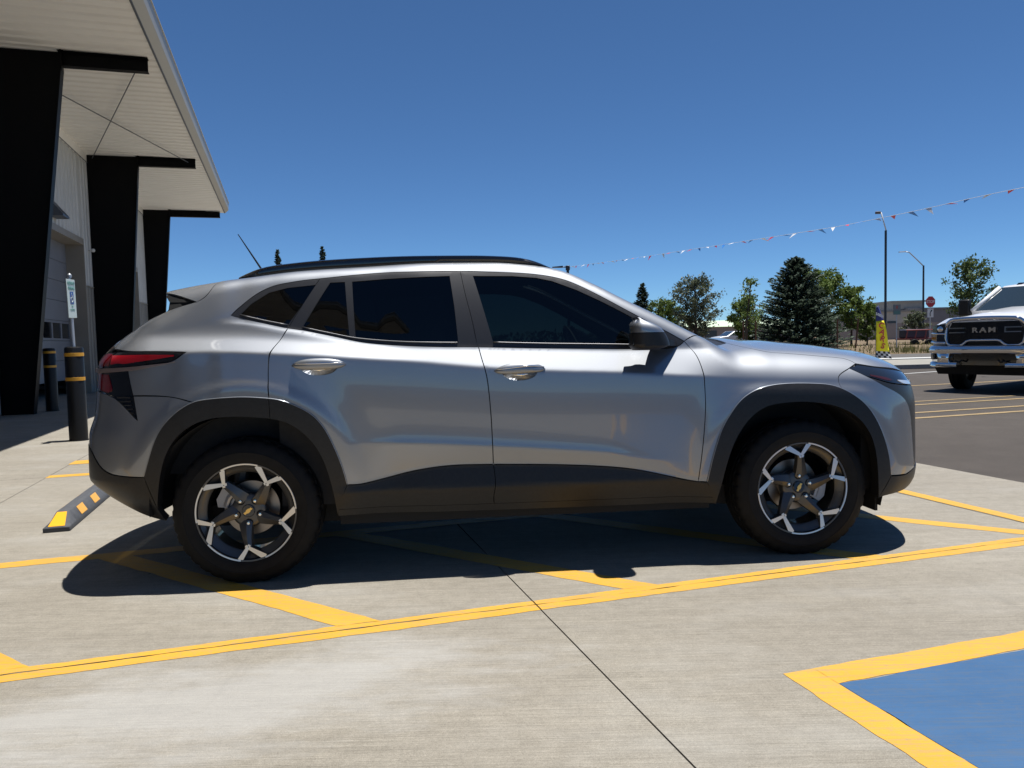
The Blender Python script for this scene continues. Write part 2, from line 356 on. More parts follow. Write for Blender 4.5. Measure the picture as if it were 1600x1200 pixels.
for n_, (a, b) in enumerate(OPEN):
    a = max(a, UBEG); vd = VW - .42
    mb = MB(); quadbox(mb, b-.05, b, vd, VW+.05, 0, DT); quadbox(mb, a, a+.05, vd, VW+.05, 0, DT); quadbox(mb, a, b, vd, VW+.05, DT+.002, DT+.16); mb.build('door_trim', M_BRTRIM, bld)
    mb = MB(); quadbox(mb, a-.3, b+.3, vd-3.2, vd-3.1, 0, 4); quadbox(mb, a-.3, b+.3, vd-3.1, vd-.1, 4.1, 4.2); mb.build('dark_bay', M_DARKIN, bld)
    zb = .38 if n_ == 0 else 0
    dr = MB(); nsec = 7; hh = (DT-zb)/nsec; wsec = 2
    door = None
    for k in range(nsec):
        z0 = zb + k*hh; mb = MB()
        if k == wsec and n_ < 2:
            nw = 7; ww = (b-a-.1)/nw
            quadbox(mb, a+.05, b-.05, vd, vd+.045, z0+.006, z0+.06); quadbox(mb, a+.05, b-.05, vd, vd+.045, z0+hh-.06, z0+hh-.004)
            for q in range(nw+1): quadbox(mb, a+.05+q*ww-.05, a+.05+q*ww+.05, vd, vd+.044, z0+.061, z0+hh-.061)
        else: quadbox(mb, a+.05, b-.05, vd, vd+.045, z0+.006, z0+hh-.004)
        o = mb.build('overhead_door' if k == 0 else 'door_section', M_DOORG, bld if k == 0 else door)
        if k == 0: door = o
        if k == wsec and n_ < 2:
            for q in range(nw):
                p = MB(); quadbox(p, a+.10+q*ww+.002, a+.05+(q+1)*ww-.052, vd+.012, vd+.022, z0+.062, z0+hh-.062); p.build('door_pane', M_PANE, door)
# steel frames
def frame_(u, tip_top, foot_out, top_in=-4.90, foot_in=-4.80, zt=6.10, zbeam=(6.17, 6.40)):
    f = MB(); H = 6.41
    f.prism([buv(u-.006, foot_in, 0), buv(u-.006, foot_out, 0), buv(u-.006, tip_top, zt), buv(u-.006, tip_top, H), buv(u-.006, top_in, H)], AU*.012)
    fr = f.build('steel_column', M_STEEL, bld)
    g = MB(); o0, o1 = buv(u-.10, foot_out, 0), buv(u-.10, tip_top, zt)
    g.prism([o0, o0 + AV*.014, o1 + AV*.014, o1], AU*.2); i0, i1 = buv(u-.10, foot_in, 0), buv(u-.10, top_in, H)
    g.prism([i0 - AV*.014, i0, i1, i1 - AV*.014], AU*.2); g.build('column_flange', M_STEEL, fr)
    b = MB(); b.prism([buv(u-.006, tip_top+.02, zbeam[0]), buv(u-.006, -2.17, zbeam[0]), buv(u-.006, -2.17, zbeam[1]), buv(u-.006, tip_top+.02, zbeam[1])], AU*.012)
    quadbox(b, u-.075, u+.075, tip_top+.02, -2.165, zbeam[0]-.012, zbeam[0]); quadbox(b, u-.075, u+.075, tip_top+.02, -2.165, zbeam[1], zbeam[1]+.012); quadbox(b, u-.075, u+.075, tip_top+.0, tip_top+.02, zbeam[0]-.1, zbeam[1]+.04)
    b.build('canopy_beam', M_STEEL, bld)
    c = MB(); quadbox(c, u-.05, u+.05, -2.34, -2.18, zbeam[1]+.013, ZS-.005); c.build('beam_cleat', M_STEEL, fr); c = MB(); quadbox(c, u-.09, u+.09, tip_top-.04, tip_top+.06, zbeam[1]+.013, ZS); c.build('beam_cleat', M_STEEL, fr)
frame_(15.36, -3.58, -4.33); frame_(23.10, -3.65, -4.12, -4.94, -4.94); frame_(31.62, -3.98, -4.52, -4.98, -4.96); frame_(7.4, -3.58, -4.33)
for (ua, ub) in ((15.36, 23.1),):
    for p, q in (((ua+.1, -2.35), (ub-.1, -4.75)), ((ua+.1, -4.75), (ub-.1, -2.35))):
        mb = MB(); mb.tube([buv(p[0], p[1], 6.30), buv(q[0], q[1], 6.30)], .012, 6); mb.build('brace_rod', M_GUTTER, bld)
# lamps on the wall
mb = MB(); mb.prism([buv(19.3, VW+.03, 4.55), buv(19.3, VW+.30, 4.22), buv(19.3, VW+.30, 4.17), buv(19.3, VW+.03, 4.17)], AU*.55); mb.build('wall_lamp', M_GUTTER, bld)
mb = MB(); T_ = Matrix.Translation(buv(22.75, VW+.14, 3.8)); mb.lathe([(0,-.05),(.04,-.04),(.055,0),(.04,.04),(0,.05)], 14, 'Z', T_); mb.tube([buv(22.75, VW+.03, 3.8), buv(22.75, VW+.14, 3.8)], .02, 6); mb.build('security_light', mat('white_plastic', (.55, .55, .54), .4), bld, True)
mb = MB(); quadbox(mb, 27.0, 27.6, VW+.035, VW+.05, 4.15, 4.75); mb.build('number_plaque', mat('plaque_grey', (.18, .20, .23), .5), bld)

# ------------------------------------------------------------------ bollards, parking sign, wheel stop
M_BSLEEVE = mat('black_sleeve', (.006, .006, .0065), .42, spec=.3); M_BAND = mat('orange_band', (.55, .27, .02), .5); M_GALV = mat('galvanised_post', (.42, .44, .47), .45, .6)
def bollard(x, y, h, r, label, z1, z2):
    b = empty('bollard', (x, y, 0)); tag(b, label, 'bollard', 'black bollards by the building')
    mb = MB(); mb.lathe([(r+.012, 0), (r+.012, .01), (r, .012), (r, h-.03), (r*.93, h-.012), (r*.75, h-.003), (0, h)], 36); mb.build('sleeve', M_BSLEEVE, b, 40)
    for z in (z1, z2):
        mb = MB(); mb.lathe([(r+.001, z-.021), (r+.004, z-.02), (r+.004, z+.02), (r+.001, z+.021)], 36); mb.build('reflective_band', M_BAND, b, 40)
    return b
bollard(-5.40, 9.30, 1.165, .105, 'black sleeved bollard with sign post on top, nearer the car', 1.065, .765)
bollard(-8.62, 14.05, 1.18, .105, 'black sleeved bollard without a sign, beside the front steel column', 1.10, .835)
sg = empty('parking_sign', (-5.40, 9.30, 1.166)); tag(sg, 'green and white reserved parking sign with blue wheelchair symbol on thin post', 'sign')
mb = MB(); mb.tube([(0, 0, -.02), (-.012, 0, .845)], .022, 10); mb.lathe([(0, .90), (.02, .885), (.026, .87), (.02, .85), (.022, .84)], 10); mb.build('post', M_GALV, sg, 40)
bd = MB(); bx = Matrix.Translation((.02, -.02, .585)) @ Matrix.Rotation(TH - .06, 4, 'Z') @ Matrix.Rotation(R(-2), 4, 'Y')
bd.box((-.15, -.004, -.235), (.15, .004, .235), bx); M_SIGNW = mat('sign_white', (.46, .52, .50), .4); board = bd.build('board', M_SIGNW, sg, bevel=.003)
M_SIGNG = mat('sign_green', (.12, .27, .24), .4); M_SIGNB = mat('sign_blue', (.02, .06, .26), .4)
def on_board(me, name, m, x, z, dy=-.0065):
    me.transform(bx @ Matrix.Translation((x, dy, z)) @ Matrix.Rotation(R(90), 4, 'X')); return obj(name, me, m, board)
on_board(text_mesh('RESERVED', .056, .0012, bold=.001), 'lettering', M_SIGNG, 0, .185); on_board(text_mesh('PARKING', .056, .0012, bold=.001), 'lettering', M_SIGNG, 0, .125)
p = MB(); p.box((-.065, -.0065, -.065), (.065, -.0045, .085), bx); p.build('symbol_panel', M_SIGNB, board)
sy = MB()
def bp(x, z): return bx @ Vector((x, -.0085, z))
sy.lathe([(0, 0), (.011, 0)], 12, 'Y', bx @ Matrix.Translation((-.012, -.009, .062))); sy.tube([bp(-.012, .045), bp(-.008, .012), bp(.022, .012), bp(.036, -.028)], .005, 6); sy.tube([bp(-.010, .03), bp(.018, .03)], .004, 6)
sy.tube([bp(-.012+.032*math.cos(a), -.01+.032*math.sin(a)) for a in np.linspace(R(130), R(350), 14)], .004, 6); sy.build('wheelchair_symbol', M_SIGNW, board)
on_board(text_mesh('VAN', .03, .0012), 'lettering', M_SIGNG, 0, -.095); on_board(text_mesh('ACCESSIBLE', .030, .0012), 'lettering', M_SIGNG, 0, -.135)
# rubber wheel stop
M_STOPR = noisy('grey_rubber', (.045, .048, .055), (.07, .073, .08), 30, .75, .2); M_STOPY = mat('yellow_reflector', (.75, .36, .01), .35, 0, .3)
ws = empty('wheel_stop', uv(6.09, -1.38, 0), TH); tag(ws, 'black rubber wheel stop with orange reflective panels behind the silver car', 'wheel stop')
Ls = .915; wb, wt, hs = .075, .034, .10
def ssec(x, k=1.0, zk=1.0): return [(x, -wb, 0), (x, -wb, .03), (x, -wt*k, hs*zk), (x, wt*k, hs*zk), (x, wb, .03), (x, wb, 0)]
mb = MB(); mb.loft([[(-Ls, a, b) for _, a, b in ssec(0, 1.0, .32)], ssec(-Ls+.16), ssec(Ls-.16), [(Ls, a, b) for _, a, b in ssec(0, 1.0, .32)]]); mb.build('body', M_STOPR, ws, bevel=.006)
nrm = Vector((0, hs-.03, wb-wt)).normalized()
for s in (1, -1):
    n_ = Vector((0, s*nrm.y, nrm.z))
    for c in (-.53, -.17, .19, .55):
        pts = []
        for x, t in ((c-.075, .14), (c+.075, .14), (c+.075, .88), (c-.075, .88)):
            pts.append(Vector((x, s*(wb*(1-t) + wt*t), .03 + (hs-.03)*t)) + n_*.0008)
        mb = MB(); mb.prism(pts, n_*.002); mb.build('reflector', M_STOPY, ws)
for s in (-1, 1):
    A = [Vector((s*(Ls-.008), -wt*1.35, .034)), Vector((s*(Ls-.008), wt*1.35, .034)), Vector((s*(Ls-.145), wt*.8, .0945)), Vector((s*(Ls-.145), -wt*.8, .0945))]
    n_ = (A[1]-A[0]).cross(A[2]-A[0]).normalized(); n_ = n_ if n_.z > 0 else -n_
    mb = MB(); mb.prism([a + n_*.001 for a in A], n_*.002); mb.build('end_reflector', M_STOPY, ws)
# ---- car body surface: half width table, top, front and rear profiles, blended into one solid
def pch(xs, ys):
    xs = np.array(xs, float); ys = np.array(ys, float)
    h = np.diff(xs); d = np.diff(ys) / h
    m = np.zeros(len(xs)); m[0] = d[0]; m[-1] = d[-1]
    for i in range(1, len(xs) - 1):
        if d[i-1] * d[i] > 0:
            w1 = 2*h[i] + h[i-1]; w2 = h[i] + 2*h[i-1]
            m[i] = (w1 + w2) / (w1/d[i-1] + w2/d[i])
    def f(x):
        x = np.clip(np.asarray(x, float), xs[0], xs[-1])
        i = np.clip(np.searchsorted(xs, x) - 1, 0, len(h) - 1)
        t = (x - xs[i]) / h[i]
        return ((2*t**3 - 3*t**2 + 1)*ys[i] + (t**3 - 2*t**2 + t)*h[i]*m[i]
                + (-2*t**3 + 3*t**2)*ys[i+1] + (t**3 - t**2)*h[i]*m[i+1])
    return f
def sstep(a, b, x):
    t = np.clip((x - a) / (b - a), 0, 1); return t*t*(3 - 2*t)

z_crease = pch([-2.4,-1.96,-1.58,-1.41,-1.2,-.98,-.8,-.69,-.54,-.39,-.22,.09,.49,.64,.84,1.1,1.52,2.0,2.4],
               [1.108,1.1,1.091,1.087,1.074,1.057,1.040,1.031,1.018,1.0,.982,.958,.937,.925,.911,.893,.875,.845,.82])
z_belt = pch([-2.4,-1.7,-1.4,-1.25,-1.16,-1.07,-.92,-.81,-.7,-.47,-.24,.08,.54,.75,.9,1.5,2.4],
             [1.17,1.18,1.235,1.214,1.193,1.179,1.145,1.117,1.102,1.086,1.079,1.065,1.049,1.05,1.05,1.04,1.0])
z_slant = pch([-2.4,-1.6,-1.37,-1.23,-1.135,-.977,-.833,-.688,-.541,2.4],
              [1.40,1.30,1.230,1.192,1.172,1.133,1.093,1.052,1.020,1.0])
z_fold = pch([-2.4,-.775,-.553,-.2,.115,.364,.552,2.4],[.66,.644,.633,.607,.580,.555,.523,.40])
y_crease = pch([-2.4,-1.9,-1.55,-1.2,-.7,0,.7,1.2,1.6,2.0,2.4],
               [.855,.893,.907,.910,.901,.897,.902,.909,.904,.885,.85])
z_clad = pch([-2.4,-.878,-.82,-.707,-.557,-.391,-.19,.05,.246,.402,.52,.678,.758,.854,2.4],
             [.45,.450,.449,.473,.505,.523,.520,.510,.498,.482,.464,.424,.405,.392,.39])
ARCH = [(-1.335, .40, .49), (1.335, .385, .48)]
GX = np.arange(-2.5, 2.5001, .01); GZ = np.arange(.1, 1.7001, .004)
def build_table():
    X, Z = np.meshgrid(GX, GZ, indexing='ij')
    zc = z_crease(X); zb = z_belt(X); zs = z_slant(X); zf = z_fold(X); zk = z_clad(X)
    rear = 1 - sstep(-.75, -.45, X)            # quarter and rear door
    fend = sstep(.7, 1.0, X)
    up = np.where(Z < zc + .055, .97, .17 + .80*np.exp(-((Z - zc - .055)/.034)))
    up_r = np.where(Z > zs, np.maximum(up, .74), up)
    up_f = .76 + 0*Z
    up_n = .40 + .5*np.clip((Z - zc)/.13, 0, 1.2)
    strip = sstep(-1.46, -1.36, X)*(1 - sstep(-.7, -.5, X))
    up_r = np.where(Z > zb - .013, up_r + (1.15 - up_r)*strip, up_r)
    a = rear*up_r + (1 - rear)*(1 - fend)*up_f + fend*up_n
    green = .24 + .34*np.clip((Z - zb)/.40, 0, 1.2)
    tail = 1 - sstep(-1.75, -1.45, X)
    a = np.where((Z > zb) & (X < 1.0), green + .05*tail, a)
    u = zc - Z
    low = np.interp(u, [0, .05, .10, .16, .24, .33, .45, .6, .8], [.07, .055, .035, .005, -.03, -.045, -.07, -.14, -.30])
    inr = sstep(-.92, -.6, X) * (1 - sstep(.35, .8, X))
    fold = np.where(Z > zf, .25*np.exp(-((Z - zf)/.05)), -.24)
    low2 = np.where(Z > zf, low + fold*1.0, fold)
    door = sstep(-.95, -.85, X) * (1 - sstep(.84, .95, X))
    zm = .415 + 0*Z
    cl = np.where(Z > zm, .20, -.42)
    lowm = low*(1 - inr) + low2*inr
    lowm = np.where(Z < zk, door*cl + (1 - door)*lowm, lowm)
    a = np.where(Z > zc, a, lowm)
    dz = GZ[1] - GZ[0]
    C = np.cumsum(a, axis=1)*dz
    ic = np.clip(((z_crease(GX) - GZ[0])/dz), 0, len(GZ) - 2)
    i0 = ic.astype(int); fr = ic - i0
    c0 = C[np.arange(len(GX)), i0]*(1 - fr) + C[np.arange(len(GX)), i0 + 1]*fr
    Y = y_crease(X) - (C - c0[:, None])
    for xc, zc_, r in ARCH:                       # flared lip round the wheel openings
        d = np.sqrt((X - xc)**2 + ((Z - zc_)*1.0)**2) - r
        lowk = 1 - sstep(-.07, .0, Z - zc)
        Y = Y + (.009*(1 - sstep(.035, .075, d)) + .012*(1 - sstep(0, .20, d)))*lowk
    def gs(A, s, ax):
        n = int(3*s) + 1; k = np.exp(-.5*(np.arange(-n, n + 1)/s)**2); k /= k.sum()
        P = np.pad(A, [(n, n) if i == ax else (0, 0) for i in (0, 1)], mode='edge')
        out = np.zeros_like(A)
        for j, kk in enumerate(k):
            out += kk*(P[j:j + A.shape[0], :] if ax == 0 else P[:, j:j + A.shape[1]])
        return out
    return gs(gs(Y, 1.6, 1), 2.5, 0)
YT = build_table()
def y_side(x, z):
    fx = np.clip((x - GX[0])/(GX[1] - GX[0]), 0, len(GX) - 1.001); fz = np.clip((z - GZ[0])/(GZ[1] - GZ[0]), 0, len(GZ) - 1.001)
    i = fx.astype(int); j = fz.astype(int); a = fx - i; b = fz - j
    return (YT[i, j]*(1-a)*(1-b) + YT[i+1, j]*a*(1-b) + YT[i, j+1]*(1-a)*b + YT[i+1, j+1]*a*b)
TOPX = [-2.35, -2.1, -1.95, -1.8, -1.65, -1.5, -1.35, -1.1, -0.8, -0.45, -0.15, 0.05, 0.2, 0.35, 0.5, 0.7, 0.9, 1.05, 1.16, 1.26, 1.45, 1.65, 1.85, 2.0, 2.1, 2.2, 2.3]
TOPZ = [1.06, 1.1935, 1.2484, 1.3083, 1.3822, 1.4641, 1.4808, 1.5059, 1.5185, 1.5318, 1.5305, 1.5164, 1.4898, 1.4297, 1.3564, 1.2599, 1.1585, 1.0905, 1.0931, 1.0831, 1.0706, 1.0512, 1.0224, 1.0085, 0.9803, 0.8932, 0.82]
SPX = [-2.35, -2.1, -1.95, -1.8, -1.765, -1.738, -1.7, -1.62, -1.5, -1.35, -1.1, -0.8, -0.45, -0.15, 0.05, 0.2, 0.35, 0.5, 0.7, 0.9, 1.05, 1.16, 1.26, 1.45, 1.65, 1.85, 2.0, 2.1, 2.2, 2.3]
SPZ = [1.06, 1.1935, 1.2484, 1.3083, 1.345, 1.426, 1.436, 1.449, 1.4641, 1.4808, 1.5059, 1.5185, 1.5318, 1.5305, 1.5164, 1.4898, 1.4297, 1.3564, 1.2599, 1.1585, 1.0905, 1.0931, 1.0831, 1.0706, 1.0512, 1.0224, 1.0085, 0.9803, 0.8932, 0.82]
FRZ = [.2,.27,.35,.45,.6,.72,.8,.86,.9,1.0]
FRX = [2.1224, 2.1638, 2.2127, 2.223, 2.2206, 2.2183, 2.2062, 2.1894, 2.167, 2.05]
RRZ = [.25,.35,.43,.5,.62,.7,.8,.95,1.05,1.1,1.2]
RRX = [-1.9, -2.0694, -2.182, -2.2444, -2.2422, -2.2376, -2.2056, -2.1869, -2.178, -2.15, -2.08]
FITX = None
f_top = pch(TOPX, TOPZ); f_top_sp = pch(SPX, SPZ); f_top_body = f_top; f_front = pch(FRZ, FRX); f_rear = pch(RRZ, RRX)
f_crown = pch([-2.3,-1.9,-1.4,-.8,-.2,.1,.35,.6,1.0,1.2,1.6,2.0,2.3],[.05,.06,.045,.038,.036,.04,.05,.056,.058,.055,.055,.06,.07])
def smax(a, b, k):
    h = np.clip(.5 + .5*(a - b)/k, 0, 1)
    return b*(1 - h) + a*h + k*h*(1 - h)
def body_d(x, y, z):
    y = np.abs(y)
    s = (y - y_side(x, z))*.93
    e = .004
    sl = (f_top(x + e) - f_top(x - e))/(2*e)
    t = (z - f_top(x) + f_crown(x)*(y/.7)**2.3)/np.sqrt(1 + sl*sl)
    f = (x - f_front(z) + .17*(y/.72)**2.6)*.93
    r = (f_rear(z) + .15*(y/.75)**2.6 - x)*.93
    kt = .05 + .05*sstep(.85, 1.2, x) + .03*sstep(-1.3, -1.9, -x*-1)
    d = smax(s, t, kt)
    d = smax(d, f, .16)
    d = smax(d, r, .16)
    return d
TR = {
'dlo': [(-1.399,1.255), (-1.388,1.271), (-1.353,1.301), (-1.289,1.354), (-1.218,1.392), (-1.144,1.408), (-1.071,1.420), (-0.996,1.427), (-0.844,1.442), (-0.690,1.453), (-0.534,1.455), (-0.318,1.456), (-0.138,1.449), (0.023,1.439), (0.143,1.421), (0.231,1.394), (0.339,1.339), (0.415,1.295), (0.491,1.250), (0.607,1.183), (0.724,1.116), (0.782,1.081), (0.740,1.051), (0.529,1.050), (0.076,1.065), (-0.243,1.079), (-0.465,1.086), (-0.691,1.102), (-0.804,1.117), (-0.916,1.144), (-1.065,1.178), (-1.153,1.192), (-1.249,1.215), (-1.359,1.244)],
'quarter_glass': [(-1.359,1.257), (-1.310,1.308), (-1.231,1.361), (-1.143,1.384), (-1.004,1.398), (-1.139,1.204), (-1.249,1.228)],
'vent_glass': [(-0.947,1.407), (-0.877,1.409), (-0.853,1.140), (-0.961,1.165), (-1.072,1.192)],
'rear_glass': [(-0.843,1.410), (-0.690,1.421), (-0.535,1.427), (-0.370,1.432), (-0.352,1.274), (-0.339,1.101), (-0.540,1.108), (-0.691,1.119), (-0.766,1.127), (-0.825,1.134)],
'front_glass': [(-0.255,1.431), (-0.059,1.428), (0.062,1.417), (0.141,1.399), (0.258,1.352), (0.374,1.293), (0.489,1.229), (0.566,1.184), (0.659,1.129), (0.672,1.059), (0.525,1.066), (0.077,1.083), (-0.170,1.095)],
'cut_b': [(-0.317,1.456), (-0.295,1.329), (-0.269,1.210), (-0.250,1.093), (-0.228,1.009), (-0.212,0.949), (-0.203,0.867), (-0.195,0.736), (-0.192,0.608), (-0.190,0.513), (-0.181,0.423), (-0.197,0.365)],
'cut_a': [(0.782,1.081), (0.825,1.027), (0.840,0.964), (0.845,0.872), (0.847,0.779), (0.839,0.663), (0.826,0.546), (0.807,0.396), (0.797,0.311)],
'cut_c': [(-0.996,1.427), (-1.138,1.190), (-1.169,1.132), (-1.204,1.083), (-1.212,1.022), (-1.214,0.949), (-1.210,0.841), (-1.207,0.776)],
'rarch_out': [(-1.788,0.525), (-1.762,0.599), (-1.726,0.694), (-1.686,0.759), (-1.626,0.816), (-1.553,0.860), (-1.481,0.873), (-1.339,0.879), (-1.233,0.871), (-1.162,0.860), (-1.092,0.831), (-1.022,0.789), (-0.967,0.720), (-0.921,0.613), (-0.896,0.536), (-0.878,0.451)],
'clad_top': [(-0.878,0.451), (-0.821,0.449), (-0.709,0.469), (-0.558,0.502), (-0.391,0.520), (-0.190,0.518), (0.053,0.508), (0.247,0.496), (0.404,0.481), (0.522,0.462), (0.681,0.423), (0.759,0.404), (0.850,0.394)],
'rarch_in': [(-1.744,0.372), (-1.727,0.472), (-1.699,0.582), (-1.665,0.656), (-1.610,0.722), (-1.537,0.766), (-1.451,0.787), (-1.344,0.789), (-1.209,0.776), (-1.131,0.753), (-1.062,0.701), (-1.008,0.632), (-0.969,0.539), (-0.940,0.399), (-0.933,0.308)],
'farch_out': [(0.850,0.394), (0.872,0.498), (0.911,0.631), (0.950,0.707), (1.016,0.791), (1.089,0.835), (1.173,0.855), (1.281,0.861), (1.403,0.856), (1.484,0.846), (1.561,0.813), (1.625,0.771), (1.684,0.706), (1.736,0.609), (1.776,0.494), (1.794,0.387)],
'farch_in': [(0.901,0.275), (0.922,0.385), (0.952,0.503), (0.990,0.604), (1.053,0.696), (1.134,0.753), (1.231,0.770), (1.353,0.771), (1.475,0.751), (1.558,0.718), (1.616,0.677), (1.668,0.611), (1.699,0.530), (1.716,0.432), (1.731,0.274)],
'sill_bot': [(-0.933,0.308), (-0.412,0.300), (0.053,0.298), (0.531,0.291), (0.900,0.295)],
'crease': [(-2.067,1.102), (-1.579,1.091), (-1.409,1.087), (-1.203,1.074), (-0.980,1.057), (-0.800,1.040), (-0.689,1.031), (-0.541,1.018), (-0.392,0.999), (-0.220,0.982), (0.094,0.958), (0.488,0.936), (0.645,0.924), (0.836,0.911), (1.098,0.890), (1.526,0.883)],
}

# ------------------------------------------------------------------ car panels cut from the body surface
CHART = {}
def chart(name, d):
    d = Vector(d).normalized()
    if abs(d.z) > .95: ea = Vector((1, 0, 0))
    elif abs(d.x) > .9: ea = Vector((0, 1, 0))
    else: ea = Vector((1, 0, 0))
    ea = (ea - d*ea.dot(d)).normalized(); eb = d.cross(ea)
    if eb.z < -.01 or (abs(eb.z) <= .01 and eb.y < 0): eb = -eb
    CHART[name] = tuple(np.array(q) for q in (d, ea, eb))
chart('side', (0, 1, 0)); chart('lean', (0, .93, -.36)); chart('frame', (.3, .82, -.48)); chart('fender', (-.1, .80, -.6))
chart('fcorner', (-.55, .83, 0)); chart('fcorner2', (-.78, .62, -.05)); chart('rcorner', (.55, .83, 0)); chart('top', (0, 0, -1))
chart('front', (-1, 0, 0)); chart('rear', (1, 0, 0)); chart('shield', (-.5, 0, -.86)); chart('back', (.55, 0, -.83))
def grad(P):
    x, y, z = P[:, 0], P[:, 1], P[:, 2]
    g = np.stack([(body_d(x+.01, y, z) - body_d(x-.01, y, z))/.02, (body_d(x, y+.004, z) - body_d(x, y-.004, z))/.008,
                  (body_d(x, y, z+.004) - body_d(x, y, z-.004))/.008], 1)
    return g/np.maximum(np.linalg.norm(g, axis=1, keepdims=True), 1e-9)
def surf(ab, ch):
    d, ea, eb = CHART[ch]; ab = np.asarray(ab, float)
    base = ab[:, :1]*ea + ab[:, 1:2]*eb
    ts = np.linspace(-2.75, .6, 56); lo = np.full(len(ab), -2.75); hi = np.full(len(ab), np.nan)
    for i, t in enumerate(ts):
        P = base + t*d; v = body_d(P[:, 0], P[:, 1], P[:, 2])
        new = np.isnan(hi) & (v < 0); hi[new] = t; lo[new] = ts[max(i-1, 0)]
    bad = np.isnan(hi)
    if bad.any():                                   # beyond the outline: nearest approach
        best = np.full(bad.sum(), 9.); bt = np.zeros(bad.sum()); bb = base[bad]
        for t in ts:
            P = bb + t*d; v = np.abs(body_d(P[:, 0], P[:, 1], P[:, 2])); m = v < best; best[m] = v[m]; bt[m] = t
        lo[bad] = bt; hi[bad] = bt
    for _ in range(18):
        mid = (lo + hi)/2; P = base + mid[:, None]*d; v = body_d(P[:, 0], P[:, 1], P[:, 2])
        hi = np.where(v < 0, mid, hi); lo = np.where(v < 0, lo, mid)
    P = base + hi[:, None]*d
    return P, grad(P)
def to_ab(P, ch):
    d, ea, eb = CHART[ch]; P = np.asarray(P, float); return np.stack([P@ea, P@eb], 1)
def S3(pts):
    """side view (x, z) to points on the right hand body side"""
    return surf(np.array([(x, z) for x, z in pts]), 'side')[0]
def T3(pts):
    """plan view (x, y) to points on the top of the body"""
    return surf(np.array(pts, float), 'top')[0]
def smooth_curve(pts, step=.014, it=6):
    P = [np.array(q, float) for q in pts]
    if len(P) == 2:
        n = max(1, int(np.linalg.norm(P[1]-P[0])/step)); return [P[0] + (P[1]-P[0])*i/n for i in range(n+1)]
    out = []
    for i in range(len(P)-1):
        p0 = P[i-1] if i else 2*P[0]-P[1]; p1 = P[i]; p2 = P[i+1]; p3 = P[i+2] if i+2 < len(P) else 2*P[-1]-P[-2]
        n = max(1, int(np.linalg.norm(p2-p1)/step))
        for k in range(n):
            t = k/n; out.append(.5*((2*p1) + (-p0+p2)*t + (2*p0-5*p1+4*p2-p3)*t*t + (-p0+3*p1-3*p2+p3)*t**3))
    out.append(P[-1])
    A = np.array(out)
    for _ in range(it): A[1:-1] = .5*A[1:-1] + .25*(A[:-2] + A[2:])
    return list(A)
def loop(*curves, step=.014, it=6):
    out = []
    for c in curves:
        for q in smooth_curve(c, step, it) if len(c) > 1 else [np.array(c[0], float)]:
            if not out or np.linalg.norm(q - out[-1]) > step*.35: out.append(q)
    if np.linalg.norm(out[0]-out[-1]) < step*.35: out.pop()
    return np.array(out)
def in_poly(pts, poly):
    x, y = pts[:, 0], pts[:, 1]; c = np.zeros(len(pts), bool); n = len(poly)
    for i in range(n):
        x1, y1 = poly[i]; x2, y2 = poly[(i+1) % n]
        if y1 == y2: continue
        m = ((y1 > y) != (y2 > y)) & (x < (x2-x1)*(y-y1)/(y2-y1) + x1); c ^= m
    return c
def poly_dist(pts, poly):
    d = np.full(len(pts), 9.)
    for i in range(len(poly)):
        a = poly[i]; b = poly[(i+1) % len(poly)]; ab = b-a; L = ab@ab
        t = np.clip(((pts-a)@ab)/max(L, 1e-12), 0, 1); d = np.minimum(d, np.linalg.norm(pts - (a + t[:, None]*ab), axis=1))
    return d
def shrink(poly, w):
    if not w: return poly
    A = np.array(poly); area = .5*np.sum(A[:, 0]*np.roll(A[:, 1], -1) - np.roll(A[:, 0], -1)*A[:, 1]); s = 1 if area > 0 else -1
    t = np.roll(A, -1, 0) - np.roll(A, 1, 0); t /= np.maximum(np.linalg.norm(t, axis=1, keepdims=True), 1e-9)
    return A + s*w*np.stack([-t[:, 1], t[:, 0]], 1)
def rows():
    xs = np.arange(-2.2, 2.2, .022); pts = []
    for x in xs:
        A = [.2, float(z_clad(x)), float(z_fold(x)), float(z_crease(x)), float(z_belt(x)), 1.56]; n = [16, 9, 26, 11, 26]
        zs = []
        for i in range(5):
            if A[i+1] > A[i] + .005: zs += list(np.linspace(A[i], A[i+1], n[i]+1)[:-1])
        for c in (A[2], A[3]): zs += [c-.005, c+.005, c-.010, c+.010]
        pts += [(x, z) for z in zs]
    return np.array(pts)
ROWS = rows(); ROWS3, ROWSN = surf(ROWS, 'side')
CAR_MESH = {}
